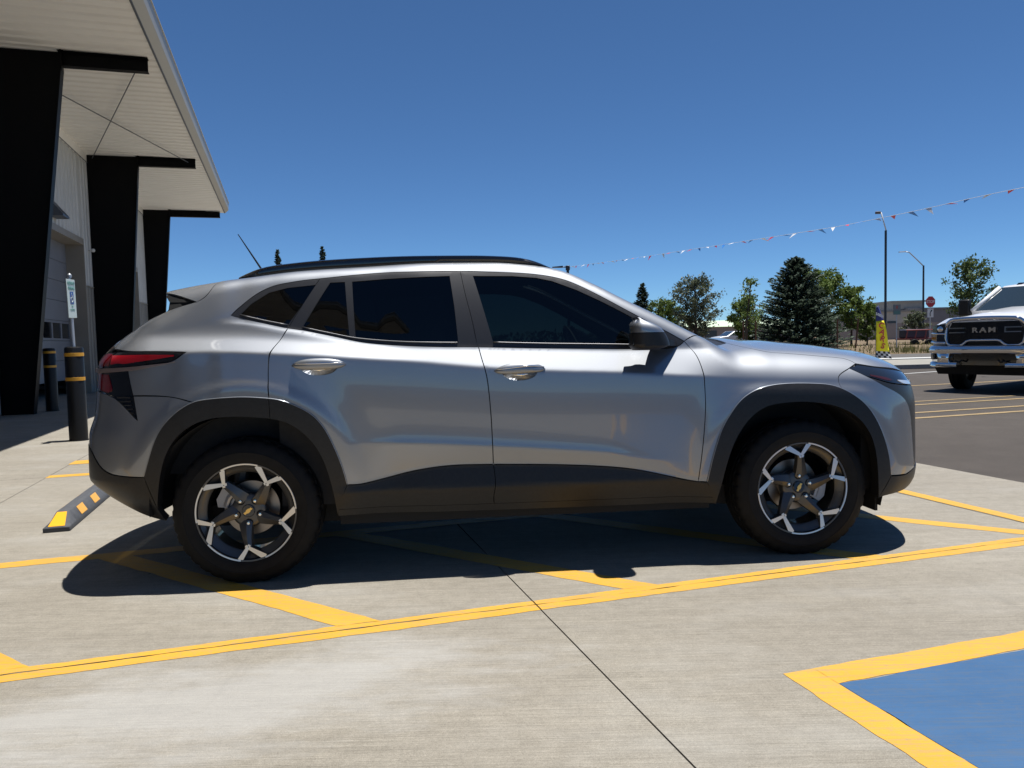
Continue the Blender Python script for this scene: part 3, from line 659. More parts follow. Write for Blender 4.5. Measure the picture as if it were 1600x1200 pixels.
def panel_mesh(name, P3, ch, off=0., gap=.0017, depth=.014, holes=(), grid=None, hole_gap=0., minr=.006):
    poly = shrink(to_ab(P3, ch), gap); hp = [shrink(to_ab(h, ch), -hole_gap) for h in holes]
    lo = poly.min(0); hi = poly.max(0)
    if grid:
        g = np.stack(np.meshgrid(np.arange(lo[0], hi[0], grid), np.arange(lo[1], hi[1], grid)), -1).reshape(-1, 2)
        g[:, 0] += .0011
    else:
        m = ROWSN[:, 1] < -.42; g = to_ab(ROWS3[m], ch)
        g2 = np.stack(np.meshgrid(np.arange(lo[0], hi[0], .02), np.arange(lo[1], hi[1], .012)), -1).reshape(-1, 2)
        g2 = g2[in_poly(g2, poly)]
        if len(g2):
            q, nn = surf(g2, ch); g2 = g2[(nn[:, 1] > -.42)]; g = np.concatenate([g, g2])
    if len(g):
        g = g[(g[:, 0] > lo[0]) & (g[:, 0] < hi[0]) & (g[:, 1] > lo[1]) & (g[:, 1] < hi[1])]
        g = g[in_poly(g, poly)]; g = g[poly_dist(g, poly) > minr]
        for h in hp: g = g[~in_poly(g, h)]; g = g[poly_dist(g, h) > minr]
    vs = [Vector(q) for q in poly]; ed = [(i, (i+1) % len(poly)) for i in range(len(poly))]
    for h in hp:
        o = len(vs); vs += [Vector(q) for q in h]; ed += [(o+i, o+(i+1) % len(h)) for i in range(len(h))]
    nb = len(vs); vs += [Vector(q) for q in g]
    r = delaunay_2d_cdt(vs, ed, [], 0, 1e-6)
    V = np.array([tuple(v) for v in r[0]]); F = np.array(r[2])
    c = V[F].mean(1); keep = in_poly(c, poly)
    for h in hp: keep &= ~in_poly(c, h)
    F = F[keep]
    P, N = surf(V, ch); P = P + N*off
    v = [tuple(q) for q in P]; f = [tuple(t) for t in F]; nor = [tuple(q) for q in N]
    # turned-in edge
    cnt = {}
    for t in f:
        for a, b in ((t[0], t[1]), (t[1], t[2]), (t[2], t[0])): cnt[(a, b)] = 1
    if depth:
        for (a, b) in list(cnt):
            if (b, a) in cnt: continue
            o = len(v); pa, pb = P[a], P[b]; qa, qb = pa - N[a]*depth, pb - N[b]*depth
            v += [tuple(pa), tuple(pb), tuple(qb), tuple(qa)]; f.append((o, o+3, o+2, o+1))
            e = np.cross(pb-pa, N[a]); e /= max(np.linalg.norm(e), 1e-9); nor += [tuple(e)]*4
    # orient triangles outwards
    F2 = []
    for t in f:
        a, b, c_ = (np.array(v[i]) for i in t[:3]); n = np.cross(b-a, c_-a); ref = np.array(nor[t[0]])
        F2.append(t if n@ref >= 0 else t[::-1])
    return v, F2, nor
def to_mesh(name, v, f, nor, flip=False):
    if flip: v = [(a, -b, c) for a, b, c in v]; f = [t[::-1] for t in f]; nor = [(a, -b, c) for a, b, c in nor]
    me = bpy.data.meshes.new(name); me.from_pydata(v, [], f); me.shade_smooth(); me.update()
    me.normals_split_custom_set_from_vertices(nor); return me
def panel(name, P3, ch, m, parent, both=True, **kw):
    v, f, n = panel_mesh(name, P3, ch, **kw); out = [obj(name, to_mesh(name, v, f, n), m, parent)]
    if both: out.append(obj(name, to_mesh(name, v, f, n, True), m, parent))
    return out
def both(name, mb, m, parent, smooth=40):
    me = mb.mesh(name, m if isinstance(m, (list, tuple)) else (m,), smooth); a = obj(name, me, None, parent)
    mb2 = MB(); mb2.v = [(x, -y, z) for x, y, z in mb.v]; mb2.f = [t[::-1] for t in mb.f]; mb2.mi = mb.mi
    b = obj(name, mb2.mesh(name, m if isinstance(m, (list, tuple)) else (m,), smooth), None, parent); return [a, b]

# materials of the car
def paint_mat():
    m = mat('silver_paint', (.18, .19, .21), .19, .95, 1.0, coat_rough=.035); t = NT(m)
    v = t.n('ShaderNodeTexVoronoi'); v.inputs['Scale'].default_value = 1500; t.l(t.coord(), v.inputs['Vector'])
    t.col(t.ramp(v.outputs['Color'], [(.0, (.115, .122, .138)), (1, (.175, .185, .205))]))
    # a second, broader lobe for the flakes lying at random angles
    b2 = t.n('ShaderNodeBsdfPrincipled')
    for k_, q in (('Base Color', (.43, .448, .475, 1)), ('Metallic', .95), ('Roughness', .55), ('Coat Weight', 1.0), ('Coat Roughness', .035)): b2.inputs[k_].default_value = q
    mx = t.n('ShaderNodeMixShader'); mx.inputs[0].default_value = .45; t.l(t.b.outputs[0], mx.inputs[1]); t.l(b2.outputs[0], mx.inputs[2]); t.l(mx.outputs[0], t.t.nodes['Material Output'].inputs[0])
    return m
M_PAINT = paint_mat()
M_TRIM = noisy('black_plastic', (.009, .009, .010), (.014, .014, .015), 60, .42, .05, spec=.38)
M_GLOSSBLK = mat('gloss_black', (.006, .006, .007), .12, 0, .6)
M_SATIN = mat('satin_black_frame', (.022, .022, .024), .34)
M_RUBBER = noisy('tyre_rubber', (.0055, .0055, .0055), (.0095, .009, .009), 25, .65, .06, spec=.22)
M_DULLBLK = mat('gap_black', (.003, .003, .003), .9)
M_CHROME = mat('chrome', (.75, .75, .75), .07, 1)
M_MACH = mat('machined_alloy', (.62, .62, .62), .30, 1)
M_WHEEL = mat('dark_alloy', (.085, .083, .080), .36, .6, .3)
M_GOLD = mat('gold_badge', (.75, .50, .16), .28, 1)
M_DISC = mat('brake_disc', (.30, .27, .24), .38, 1)
M_CAL = mat('brake_caliper', (.35, .35, .36), .5, .8)
M_RED = mat('red_lens', (.40, .003, .008), .15, 0, 1)
M_REDDK = mat('dark_red_lens', (.14, .002, .005), .12, 0, 1)
M_DARKLENS = mat('smoked_lens', (.012, .014, .018), .06, 0, 1)
M_CLEAR = mat('clear_lens', (.55, .6, .66), .08, .3, 1)
M_INT = noisy('cabin_dark', (.012, .012, .013), (.02, .02, .021), 30, .8)
M_UNDER = mat('underbody', (.008, .008, .008), .8)
def glass_mat(name, tint, refl=.9):
    m = bpy.data.materials.new(name); m.use_nodes = True; t = m.node_tree; t.nodes.clear()
    out = t.nodes.new('ShaderNodeOutputMaterial'); tr = t.nodes.new('ShaderNodeBsdfTransparent'); gl = t.nodes.new('ShaderNodeBsdfGlossy')
    tr.inputs[0].default_value = (*tint, 1); gl.inputs['Roughness'].default_value = .015; gl.inputs[0].default_value = (refl, refl, refl, 1)
    fr = t.nodes.new('ShaderNodeFresnel'); fr.inputs[0].default_value = 1.5
    mx = t.nodes.new('ShaderNodeMixShader'); t.links.new(fr.outputs[0], mx.inputs[0]); t.links.new(tr.outputs[0], mx.inputs[1])
    t.links.new(gl.outputs[0], mx.inputs[2]); t.links.new(mx.outputs[0], out.inputs[0]); return m
M_GL_F = glass_mat('front_door_glass', (.075, .10, .10)); M_GL_R = glass_mat('privacy_glass', (.02, .022, .022)); M_GL_W = glass_mat('windscreen_glass', (.62, .72, .70))

car = empty('parked_car', (.0118, 4.4672, 0), .0888)
tag(car, 'silver grey crossover car parked on the yellow hatched bay in the foreground', 'car')
D = TR['dlo']
hood_cut = S3([(1.656,.947),(1.626,.971),(1.469,.990),(1.308,1.007),(1.215,1.017)]).tolist() + T3([(1.155,-.72),(1.125,-.64),(1.105,-.52)]).tolist()
wind_edge = T3([(.115,-.60),(.24,-.625),(.35,-.64),(.47,-.66),(.58,-.678),(.72,-.695),(.80,-.705),(.893,-.712)])
roof_edge = T3([(-1.46,-.615),(-1.3,-.61),(-1.0,-.608),(-.45,-.605),(-.05,-.602),(.115,-.60)])
cutc_arch = (-1.211, .868); seam_arch = (1.536, .823)
# doors
fd_hole = [(.005 + .118*math.cos(a), .962 + .036*math.sin(a)) for a in np.linspace(0, 2*math.pi, 28, endpoint=False)]
HX = [-.053, -.985]; HZ = [.963, 1.014]
def handle_hole(k): return S3([(HX[k] + .082*math.cos(a), HZ[k] - .012 + .036*math.sin(a)) for a in np.linspace(0, 2*math.pi, 30, endpoint=False)])
fdoor = loop(S3(D[25:21:-1] + [D[21]]), S3(TR['cut_a'][:8]), S3(TR['clad_top'][11:4:-1]), S3(TR['cut_b'][9:3:-1] + [D[25]]))
rdoor = loop(S3(D[25:31]), S3(TR['cut_c'][1:6] + [cutc_arch]), S3([cutc_arch] + TR['rarch_out'][9:16]), S3(TR['clad_top'][0:6]), S3(TR['cut_b'][9:3:-1] + [D[25]]))
fd = panel('front_door', fdoor, 'side', M_PAINT, car, holes=[handle_hole(0)], depth=.016, gap=.0023)
rd = panel('rear_door', rdoor, 'side', M_PAINT, car, holes=[handle_hole(1)], depth=.016, gap=.0023)
# cant rail, roof pillar and quarter panel in one pressing
tail_edge = S3([(-1.472,1.417),(-1.51,1.35),(-1.556,1.322)]).tolist() + [(-1.68,-.755,1.286),(-1.80,-.725,1.24),(-1.90,-.705,1.178),(-1.965,-.715,1.128)]
frame = loop([S3([D[21]])[0], wind_edge[-1]], wind_edge[::-1], roof_edge[::-1], [roof_edge[0]] + tail_edge[:1],
             tail_edge, [tail_edge[-1], (-1.93,-.775,1.10)], [(-1.93,-.775,1.10)] + S3([(-1.83,1.098),(-1.693,1.096),(-1.576,1.090)]).tolist(),
             S3([(-1.576,1.090),(-1.629,1.050),(-1.694,1.040),(-1.80,1.031),(-1.842,1.024)]), S3([(-1.842,1.024),(-1.831,.951),(-1.82,.897)]),
             S3([(-1.82,.897),(-1.655,.889),(-1.552,.862)]), S3(TR['rarch_out'][5:9] + [cutc_arch]), S3([cutc_arch] + TR['cut_c'][5:0:-1]),
             S3(D[31:] + D[:1]), S3(D[:22]))
panel('body_side', frame, 'frame', M_PAINT, car)
# front wing
fender = loop([S3([TR['cut_a'][0]])[0], wind_edge[-1]], [wind_edge[-1]] + T3([(.99,-.64),(1.105,-.52)]).tolist(), hood_cut[::-1],
              [hood_cut[0]] + S3([(1.603,.926)]).tolist(), S3([(1.603,.926),(1.518,.884),seam_arch]), S3([seam_arch] + TR['farch_out'][9::-1]), S3([TR['farch_out'][0], TR['cut_a'][7]]),
              S3(TR['cut_a'][7::-1]))
panel('front_wing', fender, 'fender', M_PAINT, car)
# front bumper side, lamps
lamp_low = S3([(1.670,.888),(1.759,.837),(1.838,.801),(1.907,.757)]).tolist() + [(1.94,-.832,.70),(1.955,-.823,.64),(1.968,-.812,.55),(1.985,-.797,.46),(2.0,-.78,.40)]
fbump = loop(S3([(1.603,.924),(1.670,.888)]), lamp_low, [lamp_low[-1], (1.912,-.849,.380)], [(1.912,-.849,.380)] + S3([(1.794,.388)]).tolist(),
             S3(TR['farch_out'][15:9:-1] + [seam_arch]), S3([seam_arch,(1.518,.884),(1.603,.924)]))
panel('front_bumper', fbump, 'fcorner', M_PAINT, car, gap=.0004)
lampouter = loop(S3([(1.605,.926),(1.656,.942)]), S3([(1.656,.942),(1.784,.922)]).tolist() + [(1.982,-.709,.893),(2.05,-.60,.885)], [(2.05,-.60,.885),(2.10,-.60,.83)],
                 [(2.10,-.60,.83),(2.019,-.728,.826)] + S3([(1.823,.846),(1.670,.889)]).tolist(), S3([(1.670,.889),(1.605,.926)]))
hl = panel('headlamp', lampouter, 'fcorner2', M_DARKLENS, car, off=-.002, grid=.015)
low_trim = loop(S3([(1.672,.886),(1.823,.843)]).tolist() + [(2.019,-.728,.822),(2.10,-.60,.822)], [(2.10,-.60,.822),(2.14,-.60,.62),(2.13,-.60,.42)], [(2.13,-.60,.42),(2.0,-.78,.40)], lamp_low[::-1])
panel('lamp_surround', low_trim, 'fcorner2', M_SATIN, car, off=-.003, grid=.015)
drl = loop([(1.87,-.858,.856),(1.90,-.845,.838),(2.0,-.752,.829),(2.09,-.61,.828)], [(2.09,-.61,.828),(2.085,-.61,.848)], [(2.085,-.61,.848),(2.0,-.747,.849),(1.87,-.858,.862)])
for h, q in zip(hl, panel('running_light', drl, 'fcorner2', M_CLEAR, car, off=.001, grid=.012, depth=.004)): q.parent = h
M_MARK = mat('marker_lens', (.045, .010, .008), .12, 0, 1)
mk = loop(S3([(1.70,.895),(1.80,.875),(1.83,.86),(1.79,.86),(1.70,.885)]), it=1)
for h, q in zip(hl, panel('side_marker', mk, 'fcorner', M_MARK, car, off=.0, grid=.012, depth=.003)): q.parent = h
gr = [(2.0,-.60,.82),(2.0,.60,.82),(2.0,.60,.42),(2.0,-.60,.42)]
grp = panel('grille', loop(gr[0:2], gr[1:3], gr[2:4], [gr[3], gr[0]], step=.04), 'front', M_SATIN, car, both=False, off=-.004, grid=.03)[0]
mb = MB()
for k in range(9):
    z = .46 + k*.038; P, N = surf(np.array([(y, z) for y in np.linspace(-.56, .56, 24)]), 'front'); mb.tube([tuple(q + n*.004) for q, n in zip(P, N)], .006, 5)
mb.build('grille_bars', M_GLOSSBLK, grp, 60)
hd = [(2.0,-.605,.89),(2.0,.605,.89),(2.0,.605,.818),(2.0,-.605,.818)]
panel('grille_slit_filler', loop(hd[0:2], hd[1:3], hd[2:4], [hd[3], hd[0]], step=.04), 'front', M_GLOSSBLK, car, both=False, off=-.012, grid=.03)  # filler added to close a slit that let sunlight through
fv = loop([(1.735,-.9,.276),(1.794,-.889,.286),(1.931,-.806,.292),(2.005,-.746,.311),(2.06,-.60,.33)], [(2.06,-.60,.33),(2.12,-.60,.415)],
          [(2.12,-.60,.415),(2.0,-.78,.395),(1.912,-.849,.376),(1.796,-.905,.383)], [(1.796,-.905,.383),(1.735,-.9,.276)])
panel('front_valance', fv, 'fcorner', M_TRIM, car, off=.003, grid=.02, depth=.03)
vc = [(2.0,-.60,.415),(2.0,.60,.415),(2.0,.60,.31),(2.0,-.60,.31)]
panel('front_skirt', loop(vc[0:2], vc[1:3], vc[2:4], [vc[3], vc[0]], step=.04), 'front', M_TRIM, car, both=False, off=.003, grid=.03)
# bonnet, windscreen, roof
hc = [np.array(q) for q in hood_cut]; mir = lambda L: [np.array((a[0], -a[1], a[2])) for a in L]
hood_front = [np.array(q) for q in S3([(1.656,.947),(1.784,.925)])] + [np.array(q) for q in ((1.982,-.709,.896),(2.05,-.60,.888),(2.09,-.4,.885),(2.105,-.2,.883),(2.11,0,.883))]
hf_full = hood_front + mir(hood_front[:-1])[::-1]
rear_h = T3([(1.105,-.52),(1.12,-.3),(1.125,0),(1.12,.3),(1.105,.52)])
hood = loop(hf_full, mir(hc), rear_h[::-1], hc[::-1])
panel('bonnet', hood, 'top', M_PAINT, car, both=False, grid=.022, gap=.002)
we = [np.array(q) for q in wind_edge]
cowl_f = T3([(.893,-.712),(.96,-.5),(1.0,-.25),(1.01,0),(1.0,.25),(.96,.5),(.893,.712)])
head_f = T3([(.115,-.60),(.19,-.4),(.22,-.2),(.225,0),(.22,.2),(.19,.4),(.115,.60)])
panel('windscreen', loop(we, cowl_f, mir(we)[::-1], head_f[::-1]), 'shield', M_GL_W, car, both=False, grid=.05, off=-.003, gap=.001, depth=.006)
panel('cowl_panel', loop(cowl_f, [cowl_f[-1]] + mir(T3([(.99,-.64),(1.105,-.52)])), rear_h[::-1], T3([(1.105,-.52),(.99,-.64),(.893,-.712)])), 'top', M_TRIM, car, both=False, grid=.03, off=-.008)
re_ = [np.array(q) for q in roof_edge]; tail_r = T3([(-1.46,-.615),(-1.47,-.3),(-1.47,.3),(-1.46,.615)])
panel('roof', loop(re_, head_f, mir(re_)[::-1], tail_r[::-1]), 'top', M_PAINT, car, both=False, grid=.05, gap=0)
te = [np.array(q) for q in tail_edge]
bg_top = T3([(-1.66,-.655),(-1.66,-.3),(-1.66,.3),(-1.66,.655)])
bg_l = [bg_top[0]] + te[3:]; low_g = T3([(-1.965,-.72),(-2.02,-.4),(-2.03,0),(-2.02,.4),(-1.965,.72)])
panel('rear_window', loop(bg_l, low_g, mir(bg_l)[::-1], bg_top[::-1]), 'back', M_GL_R, car, both=False, grid=.05, off=-.003, gap=.001)
# rear end
tr_ = loop(S3([(-1.578,1.089),(-1.693,1.094),(-1.83,1.096)]).tolist() + [(-1.93,-.775,1.096),(-2.05,-.62,1.09)], [(-2.05,-.62,1.09),(-2.12,-.62,1.02)],
           [(-2.12,-.62,1.02),(-2.03,-.752,1.021)] + S3([(-1.842,1.028),(-1.694,1.043),(-1.630,1.052)]).tolist(), S3([(-1.630,1.052),(-1.578,1.089)]))
tl = panel('tail_lamp', tr_, 'rcorner', M_GLOSSBLK, car, off=-.001, grid=.012)
core = loop(S3([(-1.63,1.079),(-1.75,1.083)]).tolist() + [(-1.90,-.80,1.083)], [(-1.90,-.80,1.083),(-1.915,-.82,1.039)], S3([(-1.85,1.041),(-1.72,1.057),(-1.63,1.070)]), it=1)
for h, q in zip(tl, panel('lamp_lens', core, 'rcorner', M_RED, car, off=.0015, grid=.01, depth=.003)): q.parent = h
core2 = loop([(-1.925,-.81,1.032),(-1.915,-.80,1.088),(-2.04,-.64,1.084)], [(-2.04,-.64,1.084),(-2.10,-.64,1.026)], [(-2.10,-.64,1.026),(-1.925,-.81,1.032)], it=1)
for h, q in zip(tl, panel('lamp_lens', core2, 'rcorner', M_REDDK, car, off=.0015, grid=.01, depth=.003)): q.parent = h
ledge = loop(S3([(-1.62,1.047),(-1.694,1.040),(-1.842,1.028)]).tolist() + [(-2.03,-.752,1.021),(-2.12,-.62,1.018)], [(-2.12,-.62,1.018),(-2.12,-.62,1.000),(-2.03,-.755,.999)] + S3([(-1.842,1.008),(-1.694,1.030),(-1.62,1.047)]).tolist(), it=1)
panel('lamp_ledge', ledge, 'rcorner', mat('bronze_grey_strip', (.30, .22, .19), .35, .6, .5), car, off=.010, grid=.012, depth=.02)
tlow = loop(S3([(-1.842,1.016),(-1.831,.951),(-1.806,.785)]), S3([(-1.806,.785),(-1.911,.888)]).tolist() + [(-2.022,-.775,.915),(-2.11,-.62,.93)], [(-2.11,-.62,.93),(-2.13,-.62,1.0)], [(-2.13,-.62,1.0),(-2.03,-.755,1.006),(-1.842,-.893,1.016)])
tb = panel('tail_trim', tlow, 'rcorner', M_GLOSSBLK, car, off=-.004, grid=.012)
rl = loop([(-1.95,-.84,.995),(-1.93,-.855,.915),(-2.03,-.76,.925),(-2.08,-.65,.935),(-2.11,-.65,1.0),(-1.95,-.84,.995)], it=1)
for h, q in zip(tb, panel('reflector', rl, 'rcorner', M_REDDK, car, off=-.001, grid=.01, depth=.003)): q.parent = h
mb = MB()
for k in range(6):
    z = .80 + k*.018; x0 = -1.818 - (z-.785)*.16; x1 = -1.806 - (z-.785)*.95
    P, N = surf(np.array([(x, z) for x in np.linspace(x0, max(x1, -1.90), 8)]), 'side'); mb.tube([tuple(q + n*.001) for q, n in zip(P, N)], .0035, 5)
for h, q in zip(tb, both('vent_slats', mb, M_SATIN, car)): q.parent = h
rbump = loop(S3([(-1.552,.860),(-1.655,.887),(-1.818,.894)]), S3([(-1.818,.894),(-1.804,.781)]), S3([(-1.804,.781),(-1.911,.885)]).tolist() + [(-2.022,-.775,.912),(-2.11,-.62,.925)],
             [(-2.11,-.62,.925),(-2.16,-.62,.66)], [(-2.16,-.62,.66),(-2.081,-.76,.648),(-2.001,-.834,.560),(-1.931,-.87,.534)] + S3([(-1.788,.524)]).tolist(), S3(TR['rarch_out'][0:6]))
panel('rear_bumper', rbump, 'rcorner', M_PAINT, car, gap=.0004)
rlow = loop(S3([(-1.788,.522)]).tolist() + [(-1.931,-.87,.531),(-2.001,-.834,.557),(-2.081,-.76,.645),(-2.16,-.62,.657)], [(-2.16,-.62,.657),(-2.17,-.62,.47)],
            [(-2.17,-.62,.47),(-2.067,-.729,.43),(-1.98,-.79,.37),(-1.86,-.85,.325),(-1.745,-.877,.305)], [(-1.745,-.877,.305)] + S3([(-1.745,.372),(-1.788,.522)]).tolist())
panel('bumper_skirt', rlow, 'rcorner', M_TRIM, car, off=.003, grid=.018, depth=.03)
mb = MB()
for dz in (0,):
    q = [(-2.09+dz*.3,-.735,.59-dz),(-2.06+dz*.4,-.765,.53-dz),(-2.02+dz*.5,-.785,.48-dz),(-1.97+dz*.5,-.81,.445-dz)]
    mb.tube([tuple(np.array(p) + np.array((.004,.004,0))) for p in smooth_curve(q, .02, 0)], .013, 8)
both('skirt_ridge', mb, M_GLOSSBLK, car)
tg = [(-2,-.62,1.09),(-2,.62,1.09),(-2,.62,.66),(-2,-.62,.66)]
panel('tailgate', loop(tg[0:2], tg[1:3], tg[2:4], [tg[3], tg[0]], step=.04), 'rear', M_PAINT, car, both=False, grid=.025)
panel('tailgate_top', loop(low_g, [low_g[-1], (-2.05,.62,1.092)], [(-2.05,.62,1.092),(-2.09,0,1.092),(-2.05,-.62,1.092)], [(-2.05,-.62,1.092), low_g[0]]), 'back', M_PAINT, car, both=False, grid=.03)
rs = [(-2,-.62,.655),(-2,.62,.655),(-2,.62,.45),(-2,-.62,.45)]
panel('rear_skirt', loop(rs[0:2], rs[1:3], rs[2:4], [rs[3], rs[0]], step=.04), 'rear', M_TRIM, car, both=False, off=.003, grid=.03)
# spoiler: the roof skin runs on past the rear window
f_top = f_top_sp
sp_edge = T3([(-1.46,-.615),(-1.58,-.63),(-1.70,-.64),(-1.735,-.64)]); sp_tail = T3([(-1.735,-.64),(-1.738,-.3),(-1.738,.3),(-1.735,.64)]); spm = [np.array(q) for q in sp_edge]
sp = panel('spoiler', loop(spm, sp_tail, mir(spm)[::-1], tail_r[::-1]), 'top', M_PAINT, car, both=False, grid=.03, gap=.0)[0]
swl = loop(sp_edge, [sp_edge[-1]] + S3([(-1.722,1.372)]).tolist(), S3([(-1.722,1.372),(-1.556,1.322)]), S3([(-1.556,1.322),(-1.51,1.35),(-1.472,1.417)]), [S3([(-1.472,1.417)])[0], sp_edge[0]])
for q in panel('spoiler_side', swl, 'frame', M_PAINT, car, grid=.012, gap=.0006): q.parent = sp
S2_ = S3([(-1.556,1.322)])[0]; TP_ = S3([(-1.722,1.372)])[0]
fp = [TP_ + np.array((.004,.012,-.002)), S2_ + np.array((.01,.015,.0)), np.array((-1.64,-.755,1.292)), np.array((-1.735,-.728,1.258)), np.array((-1.705,-.735,1.290)), np.array((-1.694,-.745,1.325)), np.array((-1.704,-.755,1.35))]
fin = MB(); fi = [p + np.array((0,.45,0)) for p in fp]; n_ = len(fp); fin.add(fp + fi, [tuple(range(n_)), tuple(range(2*n_-1, n_-1, -1))] + [(k, (k+1) % n_, n_+(k+1) % n_, n_+k) for k in range(n_)])
for q in both('spoiler_fin', fin, M_DULLBLK, car, 20): q.parent = sp
f_top = f_top_body
# arch trims, sills
rar = loop(S3(TR['rarch_out'][:9] + [cutc_arch]), S3([cutc_arch, (-1.209,.776)]), S3([(-1.209,.776)] + TR['rarch_in'][7::-1]), S3([TR['rarch_in'][0], TR['rarch_out'][0]]))
raf = loop(S3([cutc_arch] + TR['rarch_out'][9:]), S3([TR['rarch_out'][-1], TR['rarch_in'][-1]]), S3(TR['rarch_in'][:8:-1] + [(-1.209,.776)]), S3([(-1.209,.776), cutc_arch]))
far = loop(S3(TR['farch_out']), S3([TR['farch_out'][-1], TR['farch_in'][-1]]), S3(TR['farch_in'][::-1]), S3([TR['farch_in'][0], TR['farch_out'][0]]))
for P in (rar, raf, far): panel('wheel_arch_trim', P, 'side', M_TRIM, car, off=.007, depth=.06, gap=.0012)
for cv in (TR['rarch_out'], TR['farch_out']):
    P, N = surf(to_ab(np.array(smooth_curve(S3(cv), .014, 6)), 'side'), 'side'); mb = MB(); mb.tube([tuple(p + n*.004) for p, n in zip(P, N)], .0028, 6); both('arch_highlight_bead', mb, M_PAINT, car, True)  # bead of body paint added to give the arch edge its highlight
sb = TR['sill_bot']; ct = TR['clad_top']
cf = loop(S3(ct[5:]), S3([ct[-1], (.893,.315)]), S3([(.893,.315),(.5,.322),(.05,.326),(-.19,.328)]), S3([(-.19,.328)] + TR['cut_b'][:8:-1] + [ct[5]]))
cr_ = loop(S3(ct[:6]), S3([ct[5]] + TR['cut_b'][9:] + [(-.19,.328)]), S3([(-.19,.328),(-.5,.33),(-.93,.333)]), S3([(-.93,.333), ct[0]]))
panel('door_cladding', cf, 'side', M_TRIM, car, off=.006, depth=.02); panel('door_cladding', cr_, 'side', M_TRIM, car, off=.006, depth=.02)
sill = loop(S3([(-.93,.331),(-.5,.328),(.05,.324),(.5,.320),(.895,.313)]), S3([(.895,.313),(.9,.28)]), S3([(.9,.28),(.5,.282),(0,.287),(-.5,.292),(-.93,.297)]), S3([(-.93,.297),(-.93,.331)]))
panel('sill', sill, 'side', M_TRIM, car, off=.0, depth=.05)
# windows and their frames
gf, gv, gr_, gq = (loop(*[S3([P[i], P[(i+1) % len(P)]]) for i in range(len(P))], step=.01, it=1) for P in (TR['front_glass'], TR['vent_glass'], TR['rear_glass'], TR['quarter_glass']))
ff = loop(S3(D[11:22]), S3([D[21], D[22]]), S3(D[22:26]), S3(TR['cut_b'][3::-1]))
rf = loop(S3(D[7:12]), S3(TR['cut_b'][0:4] + [D[25]]), S3(D[25:31]), S3([D[30], TR['cut_c'][1]]), S3(TR['cut_c'][1::-1]))
qf = loop(S3(D[31:] + D[:1]), S3(D[0:8]), S3(TR['cut_c'][0:2]), S3([TR['cut_c'][1], D[31]]))
panel('window_frame', ff, 'lean', M_SATIN, car, holes=[gf], off=-.001, depth=.012, gap=.0012)
panel('window_frame', rf, 'lean', M_SATIN, car, holes=[gv, gr_], off=-.001, depth=.012, gap=.0012)
panel('window_frame', qf, 'lean', M_SATIN, car, holes=[gq], off=-.001, depth=.012, gap=.0012)
panel('front_window', gf, 'lean', M_GL_F, car, off=-.005, depth=0, gap=0, grid=.04)
panel('vent_window', gv, 'lean', M_GL_R, car, off=-.005, depth=0, gap=0, grid=.04)
panel('rear_side_window', gr_, 'lean', M_GL_R, car, off=-.005, depth=0, gap=0, grid=.04)
panel('quarter_window', gq, 'lean', M_GL_R, car, off=-.005, depth=0, gap=0, grid=.04)
M_BELT = mat('satin_belt_strip', (.12, .12, .125), .42, .9)
for cv in ([(x, z+.004) for x, z in TR['front_glass'][9:] ], [(-.343,1.102)] + TR['rear_glass'][5:] + TR['vent_glass'][2:], [TR['quarter_glass'][5], TR['quarter_glass'][6], TR['quarter_glass'][0]]):
    P = np.array(smooth_curve(S3(cv), .03, 1)); P, N = surf(to_ab(P, 'lean'), 'lean')
    mb = MB(); mb.tube([tuple(p + n*.001) for p, n in zip(P, N)], .0036, 8); both('belt_strip', mb, M_BELT, car, True)
# black strips added behind the gaps to make them dark and block light
mb = MB()
def ribbon(P3, ch, w=.02, off=-.011):
    A = to_ab(np.array(smooth_curve(P3, .025, 1)), ch); t = np.gradient(A, axis=0); t /= np.maximum(np.linalg.norm(t, axis=1, keepdims=True), 1e-9); n = np.stack([-t[:, 1], t[:, 0]], 1)
    rings = []
    for s in (-1, 1):
        P, N = surf(A + s*w*n, ch); rings.append([tuple(q) for q in P + N*off])
    mb.loft(rings, closed=False, cap=False)
for q, ch in ((S3(TR['cut_a']), 'side'), (S3(TR['cut_b']), 'lean'), (S3(TR['cut_c']), 'lean'), (S3(D[21:] + D[:1]), 'lean'), (S3(D[:22]), 'lean'), (np.array(hood_cut), 'fender'),
              (S3([(1.603,.926),(1.518,.884),seam_arch]), 'fcorner'), (S3(ct), 'side'), (S3([(-1.82,.897),(-1.655,.889),(-1.552,.862)]), 'rcorner'), (S3([(-1.93,1.098),(-1.693,1.096),(-1.576,1.090),(-1.63,1.05),(-1.694,1.040),(-1.842,1.024),(-1.831,.951),(-1.805,.78)]), 'rcorner'),
              (S3([(-1.805,.78),(-1.911,.888)]), 'rcorner'), (S3(TR['rarch_out']), 'side'), (S3(TR['farch_out']), 'side'), (np.array(lamp_low), 'fcorner'), (S3([(1.656,.945),(1.784,.923),(1.9,.9)]), 'fcorner2')):
    ribbon(q, ch)
both('panel_gap_backing', mb, M_DULLBLK, car, True)
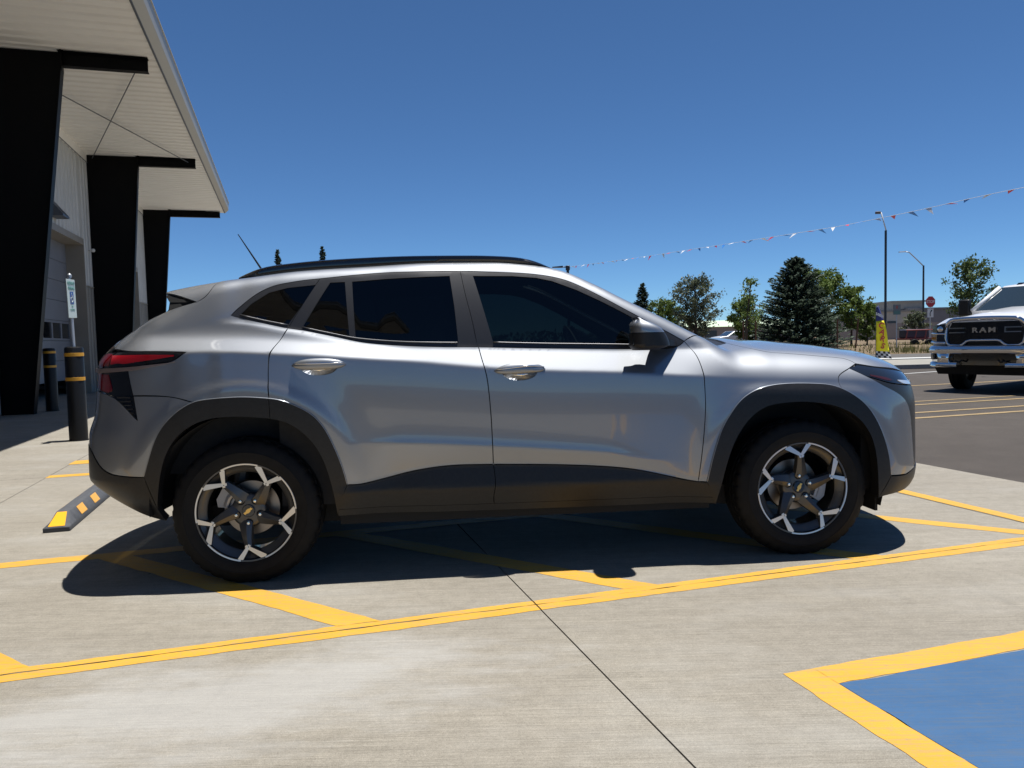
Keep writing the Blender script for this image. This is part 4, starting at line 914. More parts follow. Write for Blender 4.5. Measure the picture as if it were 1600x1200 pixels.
# handles
for k, dr in ((0, fd), (1, rd)):
    hx, hz = HX[k], HZ[k]; xs = np.linspace(-.122, .122, 17)
    P, N = surf(np.array([(hx+x, hz+.004*(1-(x/.122)**2)) for x in xs]), 'side'); rings = []
    for (p, n, x) in zip(P, N, xs):
        e = max(0.02, 1-(abs(x)/.122)**2.6); hh = .027*e**.6; out = .006 + .030*e**.7
        c = p + n*out*.55; up = np.array((0, -n[2]*n[1], 1.)); up /= np.linalg.norm(up)
        rings.append([tuple(c + n*(out*.45)*math.cos(w)*1.0 + up*hh*math.sin(w)) for w in np.linspace(0, 2*math.pi, 14, endpoint=False)])
    for d_, q in zip(dr, both('door_handle', MB().loft(rings), M_CHROME if False else M_PAINT, car, True)): q.parent = d_
    P, N = surf(np.array([(hx-.115+.23*i/12, hz+.002) for i in range(13)]), 'side')
    mb = MB(); mb.tube([tuple(p + n*(.012+.024*max(0, 1-(abs(i/6-1))**2.4)) + np.array((0,0,.004))) for i, (p, n) in enumerate(zip(P, N))], .0035, 6)
    for d_, q in zip(dr, both('handle_strip', mb, M_CHROME, car, True)): q.parent = d_
    mb = MB(); rings = []
    for s, dp in ((1.0, .0), (.86, .012), (.6, .022), (.3, .027), (.02, .028)):
        P, N = surf(np.array([(hx + .084*s*math.cos(a), hz-.012 + .038*s*math.sin(a)) for a in np.linspace(0, 2*math.pi, 30, endpoint=False)]), 'side')
        rings.append([tuple(p - n*(dp+.001)) for p, n in zip(P, N)])
    mb.loft(rings)
    for d_, q in zip(dr, both('handle_cup', mb, M_PAINT, car, True)): q.parent = d_
    mb = MB(); P, N = surf(np.array([(hx-.035, hz-.018), (hx, hz-.021), (hx+.035, hz-.018)]), 'side'); mb.tube([tuple(p + n*.012) for p, n in zip(P, N)], [.006, .009, .006], 8)
    for d_, q in zip(dr, both('handle_grip', mb, M_CHROME, car, True)): q.parent = d_
# mirrors
def mirror_rings(z0, z1, n=9):
    rings = []
    for i in range(n):
        t = i/(n-1); z = z0 + (z1-z0)*t; T_ = (z-1.045)/(1.20-1.045)
        sx = .5*(1 - max(0, (T_-.70)/.30)**2.2) if T_ > .70 else .5
        xr = .47 + .004*T_ + max(0, T_-.72)**2*.55; xf = .655 - .10*T_**2 - max(0, T_-.6)**2*.42
        if T_ < .12: xf -= .05*(1-T_/.12); xr += .02*(1-T_/.12)
        xc, hw = (xr+xf)/2, max((xf-xr)/2, .012); yo, yi = -1.035 + max(0, T_-.6)**2*.30 + max(0, .12-T_)*.35, -.865
        yc, hy = (yo+yi)/2, max((yi-yo)/2, .01)
        rings.append([(xc + hw*math.copysign(abs(math.cos(w))**.62, math.cos(w)), yc + hy*math.copysign(abs(math.sin(w))**.7, math.sin(w)), z) for w in np.linspace(0, 2*math.pi, 28, endpoint=False)])
    return rings
mcap = both('mirror_cap', MB().loft(mirror_rings(1.128, 1.20)), M_PAINT, car, 60)
mlow = both('mirror_housing', MB().loft(mirror_rings(1.045, 1.126)), M_TRIM, car, 60)
arm = MB().loft([[(.57,-.90,1.06),(.66,-.90,1.062),(.66,-.90,1.10),(.57,-.90,1.11)], [(.60,-.84,1.056),(.72,-.835,1.06),(.72,-.83,1.085),(.60,-.83,1.10)], [(.62,-.80,1.055),(.75,-.80,1.06),(.74,-.80,1.08),(.62,-.80,1.10)]])
both('mirror_arm', arm, M_TRIM, car, 60)
mg = MB().add([(.474,-1.0,1.065),(.474,-.90,1.065),(.478,-.90,1.155),(.478,-.985,1.155)], [(0,1,2,3)])
for h, q in zip(mlow, both('mirror_glass', mg, M_CHROME, car, False)): q.parent = h
# roof rails, aerial
RT = [(-1.408,1.452),(-1.305,1.497),(-1.172,1.515),(-1.014,1.529),(-.776,1.540),(-.536,1.545),(-.211,1.542),(-.129,1.538),(-.006,1.529),(.076,1.508),(.158,1.470)]
rt = smooth_curve([(x, 0, z) for x, z in RT], .03, 3); rings = []
for i, q in enumerate(rt):
    zt = q[2]; s = float(T3([(q[0], -.585)])[0][2]); lo_ = s - .006; mid = lo_
    rings.append([(q[0], -.600, mid), (q[0], -.607, (mid+zt)/2), (q[0], -.600, zt-.004), (q[0], -.588, zt), (q[0], -.572, zt-.004), (q[0], -.565, (mid+zt)/2), (q[0], -.572, mid)])
both('roof_rail', MB().loft(rings), M_GLOSSBLK, car, 40)
mb = MB(); mb.tube([(-1.40,0,1.49),(-1.425,0,1.53),(-1.558,0,1.748)], [.012, .006, .0025], 8)
mb.build('aerial', M_TRIM, car, 60)
# inside
mb = MB(); mb.box((-1.7,-.72,.24), (1.72,.72,.34)); mb.box((-.93,-.80,.24), (.90,.80,.32)); mb.box((-2.0,-.6,.34), (-1.72,.6,.50)); mb.box((1.72,-.55,.27), (2.02,.55,.5)); mb.build('floor_pan', M_UNDER, car)
mb = MB(); mb.box((1.0,-.64,.45), (1.72,.64,.985)); mb.box((1.722,-.66,.34), (1.99,.66,.86)); mb.box((1.70,-.80,.30), (1.90,-.662,.80)); mb.box((1.70,.662,.30), (1.90,.80,.80)); mb.build('nose_light_blocker', M_UNDER, car)  # boxes added to stop sunlight leaking through the nose
mb = MB(); mb.box((-1.2,-.80,.34), (.86,-.77,1.02)); mb.box((-1.2,.77,.34), (.86,.80,1.02)); mb.box((-1.95,-.70,.50), (-1.15,.70,1.03)); mb.build('door_trim', M_INT, car)
mb = MB(); mb.box((.55,-.74,.80), (.98,.74,1.02)); mb.box((.86,-.78,.34), (.98,.78,.98)); mb.build('dashboard', M_INT, car, bevel=.04)
for x in (-.05,):
    for y in (-.37, .37):
        mb = MB(); mb.box((x-.25,y-.25,.50), (x+.27,y+.25,.66)); mb.prism([(x-.22,y-.24,.62),(x-.08,y-.24,.64),(x-.26,y-.24,1.20),(x-.36,y-.24,1.18)], (0,.48,0)); mb.prism([(x-.28,y-.13,1.21),(x-.24,y-.13,1.21),(x-.27,y-.13,1.40),(x-.36,y-.13,1.38)], (0,.26,0))
        mb.build('seat', M_INT, car, bevel=.03)
mb = MB(); mb.box((-1.15,-.62,.50), (-.72,.62,.68)); mb.prism([(-1.15,-.62,.64),(-1.02,-.62,.66),(-1.22,-.62,1.22),(-1.32,-.62,1.20)], (0,1.24,0)); mb.build('rear_seat', M_INT, car, bevel=.03)
mb = MB(); mb.lathe([(.175,-.012),(.19,0),(.175,.012),(.16,0),(.175,-.012)], 28, 'X', Matrix.Translation((.44,.37,1.02)) @ Matrix.Rotation(R(-22), 4, 'Y')); mb.tube([(.44,.20,1.02),(.46,.37,1.0),(.44,.54,1.02)], .02, 6); mb.tube([(.46,.37,1.0),(.62,.37,.93)], .03, 8)
mb.build('steering_wheel', M_INT, car, 50)
for xw, rr in ((-1.335, .50), (1.335, .49)):
    mb = MB(); rings = []
    for y in (-.895, -.56):
        rings.append([(xw + (rr-.055)*math.cos(w)*(1 if y < -.8 else .97), y, .36 + (rr-.06)*math.sin(w)) for w in np.linspace(-.04 if xw < 0 else -.30, math.pi+.06, 26)])
    mb.loft(rings, closed=False, cap=False); n = len(rings[1]); mb.add(rings[1] + [(xw, -.56, .3)], [(i, i+1, n) for i in range(n-1)])
    both('wheel_liner', mb, M_UNDER, car, True)
mb = MB(); mb.box((1.742,-.86,.20), (1.756,-.62,.30)); both('air_deflector', mb, M_UNDER, car, False)
mb = MB(); mb.tube([(-1.45,-.62,.36),(-1.40,-.66,.62),(-1.38,-.66,.72)], .035, 8); mb.tube([(-1.33,-.5,.33),(-1.0,-.45,.30)], .03, 8); both('suspension_strut', mb, M_CAL, car)
# ------------------------------------------------------------------ wheels
def make_wheel():
    """built round the origin, axle along y, outer face towards -y"""
    w = empty('wheel'); Rm = .2335
    # tyre with grooved tread and blocks on the shoulders
    prof = [(.214,-.070),(.222,-.092),(.232,-.100),(.245,-.1055),(.262,-.109),(.279,-.110),(.281,-.1115),(.284,-.1115),(.286,-.110),(.300,-.107),(.314,-.101),(.324,-.0965),(.333,-.090),(.338,-.082),(.3415,-.072),(.3425,-.058),(.335,-.0575),(.335,-.0535),(.344,-.053),(.345,-.030),(.3365,-.0295),(.3365,-.0225),(.3455,-.022),(.3455,.022),(.3365,.0225),(.3365,.0295),(.345,.03),(.344,.053),(.335,.0535),(.335,.0575),(.3425,.058),(.338,.082),(.324,.0965),(.30,.107),(.262,.109),(.232,.10),(.214,.07)]
    n = 140; mb = MB(); vs = []
    for i, (r, y) in enumerate(prof):
        for k in range(n):
            rr = r
            if 11 <= i <= 15 and k % 4 == 0: rr -= .006
            if 18 <= i <= 19 and (k+1) % 4 == 0: rr -= .004
            a = 2*math.pi*(k + (.35 if 12 <= i <= 15 and k % 4 == 0 else 0))/n; z = rr*math.sin(a); x = rr*math.cos(a)
            if z < -.334: z = -.334 - (z+.334)*-.02
            vs.append((x, y - (.006*max(0, -z-.22)/.12 if y < -.09 else 0), z))
    fs = [(i*n+k, i*n+(k+1) % n, (i+1)*n+(k+1) % n, (i+1)*n+k) for i in range(len(prof)-1) for k in range(n)]
    mb.add(vs, fs); mb.build('tyre', M_RUBBER, w, 28)
    # rim: lip segments machined between the spokes, dark barrel behind
    seg = 150; al = [R(-90 + 72*k) for k in range(5)]
    def in_pocket(a): return any(-R(8.5) < ((a - q + math.pi) % (2*math.pi) - math.pi) < R(19.5) for q in al)
    mb = MB(); lip = [(.2335,-.092),(.2335,-.099),(.231,-.1015),(.2245,-.1005),(.2235,-.094)]
    vs = [(r*math.cos(2*math.pi*k/seg), y, r*math.sin(2*math.pi*k/seg)) for r, y in lip for k in range(seg)]
    for i in range(len(lip)-1):
        for k in range(seg):
            mb.f.append((i*seg+k, i*seg+(k+1) % seg, (i+1)*seg+(k+1) % seg, (i+1)*seg+k)); mb.mi.append(1 if in_pocket(2*math.pi*(k+.5)/seg) else 0)
    mb.v = vs; mb.build('rim_lip', (M_MACH, M_WHEEL), w, 30)
    mb = MB(); mb.lathe([(.2235,-.094),(.221,-.088),(.205,-.078),(.190,-.066),(.186,-.060),(.190,-.050),(.200,-.02),(.198,.07),(.215,.095)], 64, 'Y'); mb.build('rim_barrel', M_WHEEL, w, 40)
    mb = MB(); mb.lathe([(.0,.02),(.13,.02),(.135,.03),(.135,.045),(.0,.045)], 48, 'Y'); mb.lathe([(.075,-.01),(.078,.02)], 32, 'Y'); mb.build('brake_disc', M_DISC, w, 40)
    # spokes
    pt = lambda r, a, y: Vector((r*math.cos(a), y, r*math.sin(a)))
    for a in al:
        mb = MB()
        V = pt(.166, a, 0); B = pt(.048, a - R(17), 0); secs = []
        for t in np.linspace(0, 1, 7):
            c = B*(1-t) + V*t; c += Vector((-math.sin(a), 0, math.cos(a)))*(-.003*math.sin(math.pi*t))
            d = (V-B).normalized(); nrm = Vector((-d.z, 0, d.x)); hw = .022*(1-t)**1.2 + .0185 + .001*t; y = -.052 - .036*t**.8
            secs.append([c + nrm*hw + Vector((0, y+.030, 0)), c + nrm*hw*.8 + Vector((0, y+.004, 0)), c + nrm*hw*.10 + Vector((0, y-.006, 0)), c - nrm*hw*.9 + Vector((0, y+.010, 0)), c - nrm*hw + Vector((0, y+.034, 0))])
        mb.loft(secs, closed=True, cap=True, mi=0)
        for da, w0, w1 in ((R(20.5), .0062, .0140), (R(-9.5), .0062, .0120)):
            E_ = pt(.2265, a + da, 0); d = (E_-V).normalized(); nrm = Vector((-d.z, 0, d.x)); V0 = V - d*.014
            q = [V0 + nrm*w0, V0 - nrm*w0, E_ - nrm*w1, E_ + nrm*w1]
            top = [p + Vector((0, -.091 if i < 2 else -.0985, 0)) for i, p in enumerate(q)]; bot = [p*1.0 + Vector((0, -.050, 0)) for p in q]
            mb.add(top + bot, [(0,1,2,3)], 1); mb.add(top + bot, [(0,4,5,1),(1,5,6,2),(2,6,7,3),(3,7,4,0)], 0)
        e1, e2 = pt(.222, a+R(18), -.066), pt(.222, a-R(8), -.066); em = pt(.2235, a+R(5), -.066); v_ = pt(.165, a+R(2), -.062)
        mb.add([v_, e2, em, e1], [(0,1,2,3)], 0)
        for s0, s1 in ((R(20.5), 1), (R(-9.5), -1)):
            pass
        me = mb.mesh('spoke', (M_WHEEL, M_MACH), 25); obj('spoke', me, None, w)
    mb = MB(); mb.lathe([(.0,-.052),(.045,-.053),(.072,-.050),(.082,-.040),(.085,-.01)], 48, 'Y'); mb.build('hub', M_WHEEL, w, 40)
    for a in al:
        c = pt(.0575, a, 0); mb = MB(); T_ = Matrix.Translation((c.x, -.0535, c.z))
        mb.lathe([(.0195,.0),(.0185,-.001),(.0165,-.0005)], 24, 'Y', T_, 0); mb.lathe([(.0165,-.0003),(.0,-.0002)], 24, 'Y', T_, 0)
        mb.lathe([(.0105,0),(.0105,-.010),(.007,-.014),(.0,-.015)], 6, 'Y', T_, 1); mb.build('lug_nut', (M_DULLBLK, M_CHROME), w, 30)
    mb = MB(); mb.lathe([(.0305,-.050),(.030,-.058),(.0275,-.0605),(.0,-.061)], 40, 'Y'); mb.build('centre_cap', M_GLOSSBLK, w, 40)
    # badge: a slanted cross shaped like a bow tie
    s = .0215; o_ = [(-1,-.32),(-.36,-.32),(-.44,-.52),(.28,-.52),(.40,-.32),(1.06,-.32),(.94,.30),(.36,.30),(.44,.50),(-.30,.50),(-.40,.30),(-1.10,.30)]
    mb = MB(); mb.prism([(x*s, -.0612, y*s*.8) for x, y in o_], (0, -.0022, 0)); bdg = mb.build('badge', M_GOLD, w); 
    return w
WH = make_wheel(); WH.parent = car
def place_wheel(o, x, side, spin, badge):
    o.location = (x, -.785*side, .334); o.rotation_euler = (0, 0, 0 if side > 0 else math.pi)
    for ch in o.children:
        nm = ch.name.split('.')[0]
        if nm in ('rim_lip', 'spoke', 'lug_nut'): ch.rotation_euler = (0, -spin, 0)
        if nm == 'badge': ch.rotation_euler = (0, -badge, 0)
for i, (x, side, spin, bd) in enumerate(((-1.35, 1, 0, R(38)), (1.35, 1, R(37), R(62)), (-1.35, -1, R(20), R(10)), (1.35, -1, R(50), R(80)))):
    o = WH if i == 0 else None
    if o is None:
        o = copy_tree(WH, car)
    place_wheel(o, x, side, spin, bd)
for x, a0 in ((-1.35, R(150)), (1.35, R(-10))):
    mb = MB(); vs = []
    for y in (-.02, .05):
        for r_, t in ((.075, -.45), (.15, -.42), (.163, -.2), (.163, .2), (.15, .42), (.075, .45)):
            vs.append((x + r_*math.cos(a0+t), -.785+y, .334 + r_*math.sin(a0+t)))
    mb.add(vs, [(0,1,2,3,4,5)[::-1], (6,7,8,9,10,11)] + [(i, (i+1) % 6, 6+(i+1) % 6, 6+i) for i in range(6)]); mb.tube([(x + .11*math.cos(a0+t), -.812, .334+.11*math.sin(a0+t)) for t in (-.35, 0, .35)], .014, 8)
    both('brake_caliper', mb, M_CAL, car)

# ------------------------------------------------------------------ white pickup truck on the lot
M_TWHITE = mat('white_truck_paint', (.72, .72, .72), .3, 0, .8); M_TGLASS = mat('truck_glass', (.02, .03, .035), .05, 0, 1)
M_TRUBBER = M_RUBBER; M_AMBER = mat('amber_lens', (.5, .2, .02), .2, 0, .5); M_LAMPIN = mat('lamp_glass', (.035, .04, .045), .08, .2, 1)
TT = R(57.5); tf = Vector((-math.sin(TT), -math.cos(TT), 0)); tx = Vector((math.cos(TT), -math.sin(TT), 0))
tk = empty('pickup_truck', (8.36, 13.30, -.035)); tk.rotation_euler = (0, 0, -TT)      # local x to the image right, local y to the rear
tag(tk, 'white pickup truck with black grille and chrome bumper facing the camera', 'truck')
def tsec(y, w, zs, ztop, zb, dome):
    half = [(-w, zb), (-w, zb+.02), (-w-.012, (zb+zs)/2), (-w, zs-.10), (-w+.035, zs-.02), (-w+.12, zs+.03), (-.62*w/1.0, ztop-.035), (-.40, ztop-.005+dome*.5), (-.22, ztop+dome)]
    return [(x, y, z) for x, z in half] + [(-x, y, z) for x, z in half[::-1]]
def arch_z(y, yc=.97, r=.52, base=.55):
    d = abs(y-yc); return base if d >= r else max(base, .40 + math.sqrt(r*r-d*d))
ys = [.085, .13, .2, .35, .45] + list(np.linspace(.48, 1.46, 13)) + [1.5, 1.55]
rings = []
for y in ys:
    k = min(1, (y-.0)/.28); w = .86 + .13*math.sin(k*math.pi/2); zt = 1.325 + .19*(min(1, y/1.5))**.8; zs_ = 1.20 + .13*min(1, y/.5)
    rings.append(tsec(y, w, zs_, zt, arch_z(y), .035*min(1, y/.3)))
MB().loft(rings).build('front_body', M_TWHITE, tk, 35)
# cab and bed
def cabsec(z, w, y0, y1): return [(-w, y0+.10, z), (-w*.55, y0+.015, z), (0, y0, z), (w*.55, y0+.015, z), (w, y0+.10, z), (w, y1, z), (-w, y1, z)]
MB().loft([cabsec(.55, .99, 1.5, 3.85), cabsec(1.0, 1.0, 1.5, 3.85), cabsec(1.40, .985, 1.5, 3.85), cabsec(1.50, .96, 1.44, 3.85)]).build('cab', M_TWHITE, tk, 30)
rf_ = MB(); rf_.loft([cabsec(1.93, .735, 2.06, 3.62), cabsec(1.985, .70, 2.16, 3.58), cabsec(2.02, .56, 2.34, 3.46)]); rf_.build('roof', M_TWHITE, tk, 40)
for s in (-1, 1):
    for a, b in (((.955*s, 1.55, 1.50), (.73*s, 2.13, 1.95)), ((.955*s, 2.72, 1.50), (.735*s, 2.76, 1.95)), ((.955*s, 3.80, 1.50), (.73*s, 3.58, 1.95))):
        mb = MB(); mb.tube([a, b], .045, 8); mb.build('pillar', M_TWHITE, tk, True)
mb = MB(); mb.add([(-.93, 1.555, 1.50), (-.5, 1.475, 1.50), (0, 1.455, 1.50), (.5, 1.475, 1.50), (.93, 1.555, 1.50), (.71, 2.15, 1.955), (.4, 2.09, 1.955), (0, 2.075, 1.955), (-.4, 2.09, 1.955), (-.71, 2.15, 1.955)], [(0,1,8,9),(1,2,7,8),(2,3,6,7),(3,4,5,6)])
mb.build('windscreen', M_TGLASS, tk, True)
for s in (-1, 1):
    mb = MB(); mb.add([(.952*s, 1.62, 1.50), (.952*s, 2.70, 1.50), (.728*s, 2.74, 1.95), (.728*s, 2.16, 1.95)], [(0,1,2,3)]); mb.build('side_window', M_TGLASS, tk)
    mb = MB(); mb.add([(.952*s, 2.76, 1.50), (.952*s, 3.76, 1.50), (.728*s, 3.55, 1.95), (.728*s, 2.78, 1.95)], [(0,1,2,3)]); mb.build('side_window', M_TGLASS, tk)
mb = MB(); mb.box((-.99, 3.9, .62), (.99, 5.85, 1.42)); mb.build('cargo_bed', M_TWHITE, tk, bevel=.05)
mb = MB(); mb.box((-.9, .2, .34), (.9, 5.7, .60)); mb.box((-.80, .15, .46), (.80, 1.5, 1.05)); mb.build('chassis', M_UNDER, tk)
# grille: dark insert, slats, bright surround with its stepped lower edge
mb = MB(); mb.prism([(-.62, .015, .86), (.62, .015, .86), (.63, .015, 1.10), (.56, .015, 1.27), (-.56, .015, 1.27), (-.63, .015, 1.10)], (0, .05, 0)); tg_ = mb.build('grille', M_GLOSSBLK, tk)
for x0, x1 in ((-.60, -.335), (.335, .60)):
    for z in (1.085, 1.165):
        mb = MB(); mb.box((x0, -.012, z-.009), (x1, .014, z+.009)); mb.build('grille_slat', M_CHROME, tg_)
mb = MB(); mb.box((.335, -.0125, 1.075), (.352, .013, 1.175)); mb.build('grille_slat', M_CHROME, tg_)
for k in range(9):
    mb = MB(); mb.box((-.58, .0, .90+k*.018), (.58, .014, .903+k*.018)); mb.build('mesh_bar', M_SATIN, tg_)
me = text_mesh('RAM', .120, .012, bold=.004, spacing=1.35); me.transform(Matrix.Translation((0, -.006, 1.12)) @ Matrix.Scale(1.38, 4, (1, 0, 0)) @ Matrix.Rotation(R(90), 4, 'X')); obj('lettering', me, mat('badge_silver', (.5, .5, .5), .25, .9), tg_)
top = [(-.66, .03, 1.20), (-.63, .0, 1.27), (-.55, -.01, 1.315), (0, -.02, 1.335), (.55, -.01, 1.315), (.63, .0, 1.27), (.66, .03, 1.20)]
mb = MB(); mb.tube(smooth_curve(top, .06, 1), .038, 8, flat=1.0); mb.build('grille_surround', M_CHROME, tk, True)
low = [(-.66, .03, 1.20), (-.655, .0, 1.0), (-.63, -.01, .90), (-.57, -.015, .855), (-.40, -.02, .85), (-.34, -.025, .875), (-.28, -.025, .93), (-.22, -.025, .945), (.22, -.025, .945), (.28, -.025, .93), (.34, -.025, .875), (.40, -.02, .85), (.57, -.015, .855), (.63, -.01, .90), (.655, .0, 1.0), (.66, .03, 1.20)]
mb = MB(); mb.tube(low, .023, 8); mb.build('grille_frame', M_CHROME, tk, 50)
for s in (-1, 1):
    mb = MB(); mb.loft([[(s*.66, .0, .88), (s*.66, .0, 1.25), (s*.66, .12, 1.27), (s*.66, .12, .88)], [(s*.84, .03, .88), (s*.84, .03, 1.235), (s*.84, .2, 1.25), (s*.84, .2, .88)], [(s*.965, .12, .89), (s*.965, .12, 1.21), (s*.95, .30, 1.22), (s*.95, .30, .89)], [(s*1.012, .34, 1.0), (s*1.012, .34, 1.18), (s*.97, .40, 1.18), (s*.97, .40, 1.0)]])
    hl_ = mb.build('headlamp', M_LAMPIN, tk, 25)
    mb = MB(); mb.tube([(s*.66, -.008, 1.065), (s*.84, .018, 1.07), (s*.965, .11, 1.08), (s*1.018, .34, 1.09)], .018, 6); mb.build('lamp_bar', M_CHROME, hl_, True)
    mb = MB(); mb.lathe([(.0, -.01), (.05, -.008), (.058, .02)], 16, 'Y', Matrix.Translation((s*.77, .012, 1.155))); mb.build('lamp_bulb', M_CHROME, hl_, True)
    mb = MB(); mb.tube([(s*.66, -.008, .90), (s*.84, .018, .905), (s*.965, .11, .915), (s*1.015, .34, .95)], .024, 6); mb.build('lamp_bar', M_CHROME, hl_, True)
    mb = MB(); mb.box((s*.9-.04, .05, .965), (s*.9+.04, .09, 1.01)); mb.build('indicator', M_AMBER, hl_)
# chrome bumper with its openings
def bar(name, pts, r, flat=1.0, m=M_CHROME, par=tk):
    mb = MB(); mb.tube(smooth_curve(pts, .05, 1), r, 10, flat=flat); return mb.build(name, m, par, True)
wrap = lambda z, o=0: [(-1.02, .42, z), (-1.0, .2, z), (-.93, .05-o, z), (-.78, -.05-o, z), (-.4, -.10-o, z), (0, -.115-o, z), (.4, -.10-o, z), (.78, -.05-o, z), (.93, .05-o, z), (1.0, .2, z), (1.02, .42, z)]
bk = MB(); bk.loft([[tuple(Vector(q) + Vector((0, .06, 0))) for q in wrap(.50)], [tuple(Vector(q) + Vector((0, .06, 0))) for q in wrap(.82)]], closed=False, cap=False); bmp = bk.build('bumper', M_GLOSSBLK, tk, True)
def band(name, prof, a=0, b=11):
    path = [Vector(q) for q in smooth_curve(wrap(0)[a:b], .05, 1)]; rings = []
    for i_, q in enumerate(path):
        t_ = (path[min(i_+1, len(path)-1)] - path[max(i_-1, 0)]).normalized(); o_ = Vector((t_.y, -t_.x, 0))
        rings.append([q + o_*k_ + Vector((0, 0, z_)) for k_, z_ in prof])
    m_ = MB(); m_.loft(rings); return m_.build(name, M_CHROME, bmp, 50)
band('bumper_top', [(-.06, .70), (.0, .695), (.035, .715), (.055, .755), (.05, .80), (.015, .845), (-.06, .855)])
for a, b in ((0, 5), (6, 11)): band('bumper_lower', [(-.06, .455), (.0, .455), (.035, .475), (.035, .53), (.0, .56), (-.06, .56)], a, b)
for s in (-1, 1):
    W1 = [(s*abs(q[0]), q[1], q[2]) for q in wrap(0)[:4]]
    cp_ = MB(); cp_.loft([[(x, y-.004, z) for x, y, _ in W1] for z in (.50, .56, .66, .76, .80)], closed=False, cap=False); cn = cp_.build('bumper_corner', M_CHROME, bmp, True)
    fg = MB(); fg.box((-.06, -.02, -.06), (.06, .02, .06), Matrix.Translation((s*.885, -.005, .655)) @ Matrix.Rotation(R(34*s), 4, 'Z')); fg.build('fog_lamp_pocket', M_GLOSSBLK, cn, bevel=.02)
for s in (-1, 1):
    for x, y in ((.63, -.075),):
        mb = MB(); mb.loft([[(s*(x-.07), y-.03, .53), (s*(x+.14), y, .53), (s*(x+.14), y+.1, .53), (s*(x-.07), y+.1, .53)], [(s*(x-.05), y-.035, .62), (s*(x+.12), y, .62), (s*(x+.12), y+.1, .62), (s*(x-.05), y+.1, .62)], [(s*(x-.09), y-.03, .73), (s*(x+.16), y, .73), (s*(x+.16), y+.1, .73), (s*(x-.09), y+.1, .73)]]); mb.build('bumper_upright', M_CHROME, bmp, True)
    mb = MB(); mb.tube([(s*.30, -.13, .60), (s*.34, -.16, .56), (s*.42, -.13, .58)], .016, 6); mb.build('tow_hook', M_UNDER, bmp, True)
mb = MB(); mb.prism([(-.93, .10, .48), (.93, .10, .48), (.88, .16, .32), (-.88, .16, .32)], (0, .05, 0)); mb.build('air_dam', M_UNDER, tk)
# wheels, mirrors, roof marker lamps
tw = empty('wheel', parent=tk); mb = MB(); mb.lathe([(.24, -.13), (.30, -.145), (.36, -.14), (.405, -.12), (.41, -.05), (.40, -.045), (.40, -.035), (.412, -.03), (.412, .03), (.40, .035), (.40, .045), (.41, .05), (.405, .12), (.36, .14), (.30, .145), (.24, .13)], 40, 'X'); mb.build('tyre', M_TRUBBER, tw, 30)
mb = MB(); mb.lathe([(.24, -.10), (.22, -.06), (.08, -.05), (.06, -.09), (0, -.095)], 24, 'X'); mb.lathe([(.24, .10), (.22, .06), (.08, .05), (.06, .09), (0, .095)], 24, 'X'); mb.build('rim', M_MACH, tw, 30)
for i, (x, y) in enumerate(((-.84, .97), (.84, .97), (-.84, 4.75), (.84, 4.75))):
    o = tw if i == 0 else copy_tree(tw, tk); o.location = (x, y, .405); o.rotation_euler = (0, 0, R(8) if i < 2 else 0)
for s in (-1, 1):
    mb = MB(); mb.tube([(s*.94, 1.78, 1.50), (s*1.10, 1.76, 1.52)], .035, 8); arm_ = mb.build('mirror_arm', M_TRIM, tk)
    mb = MB(); mb.box((s*1.20-.11, 1.70, 1.42), (s*1.20+.11, 1.80, 1.74)); mb.build('door_mirror', M_TRIM, arm_, bevel=.03)
for x in (-.42, -.16, .0, .16, .42):
    mb = MB(); y0 = 2.22 if x else 2.2; mb.loft([[(x-.05, y0, 1.985), (x+.05, y0, 1.985), (x+.045, y0+.16, 2.0), (x-.045, y0+.16, 2.0)], [(x-.03, y0+.05, 2.035), (x+.03, y0+.05, 2.035), (x+.03, y0+.14, 2.04), (x-.03, y0+.14, 2.04)]]); mb.build('roof_marker_lamp', M_GLOSSBLK, tk, 40)

# ------------------------------------------------------------------ trees
def leaf_mat(name, cols, scale=1.2, rough=.55):
    m = mat(name, cols[0], rough, spec=.25); t = NT(m); w = t.world()
    f = t.noise(w, scale, 5, .7); n = len(cols); c = t.ramp(f, [(.25 + .5*i/(n-1), q) for i, q in enumerate(cols)]); t.col(c)
    tl = t.n('ShaderNodeBsdfTranslucent'); t.l(c, tl.inputs[0]); mx = t.n('ShaderNodeMixShader'); mx.inputs[0].default_value = .28
    out = t.t.nodes['Material Output']; t.l(t.b.outputs[0], mx.inputs[1]); t.l(tl.outputs[0], mx.inputs[2]); t.l(mx.outputs[0], out.inputs[0]); return m
M_BARK = noisy('bark', (.06, .045, .032), (.10, .08, .06), 12, .9, .4)
M_LF_SPR = leaf_mat('spruce_needles', [(.036, .054, .040), (.062, .090, .062), (.10, .132, .088)], 2.2)
M_LF_GRN = leaf_mat('fresh_leaves', [(.075, .11, .024), (.125, .18, .042), (.19, .24, .075)], 1.6)
M_LF_OLV = leaf_mat('olive_leaves', [(.07, .085, .05), (.12, .14, .085), (.18, .195, .125)], 1.6)
M_LF_DRK = leaf_mat('dark_leaves', [(.05, .08, .022), (.09, .13, .038), (.14, .18, .06)], 1.8)
def leaf_quad(v, f, c, size, rng, el=1.0):
    a = Vector((rng.gauss(0, 1), rng.gauss(0, 1), rng.gauss(0, 1))).normalized(); b = a.cross(Vector((rng.gauss(0, 1), rng.gauss(0, 1), rng.gauss(0, 1)))).normalized()
    a *= size*el; b *= size*.55; o = len(v); v += [c-a, c+b*.9, c+a, c-b*.9]; f.append((o, o+1, o+2, o+3))
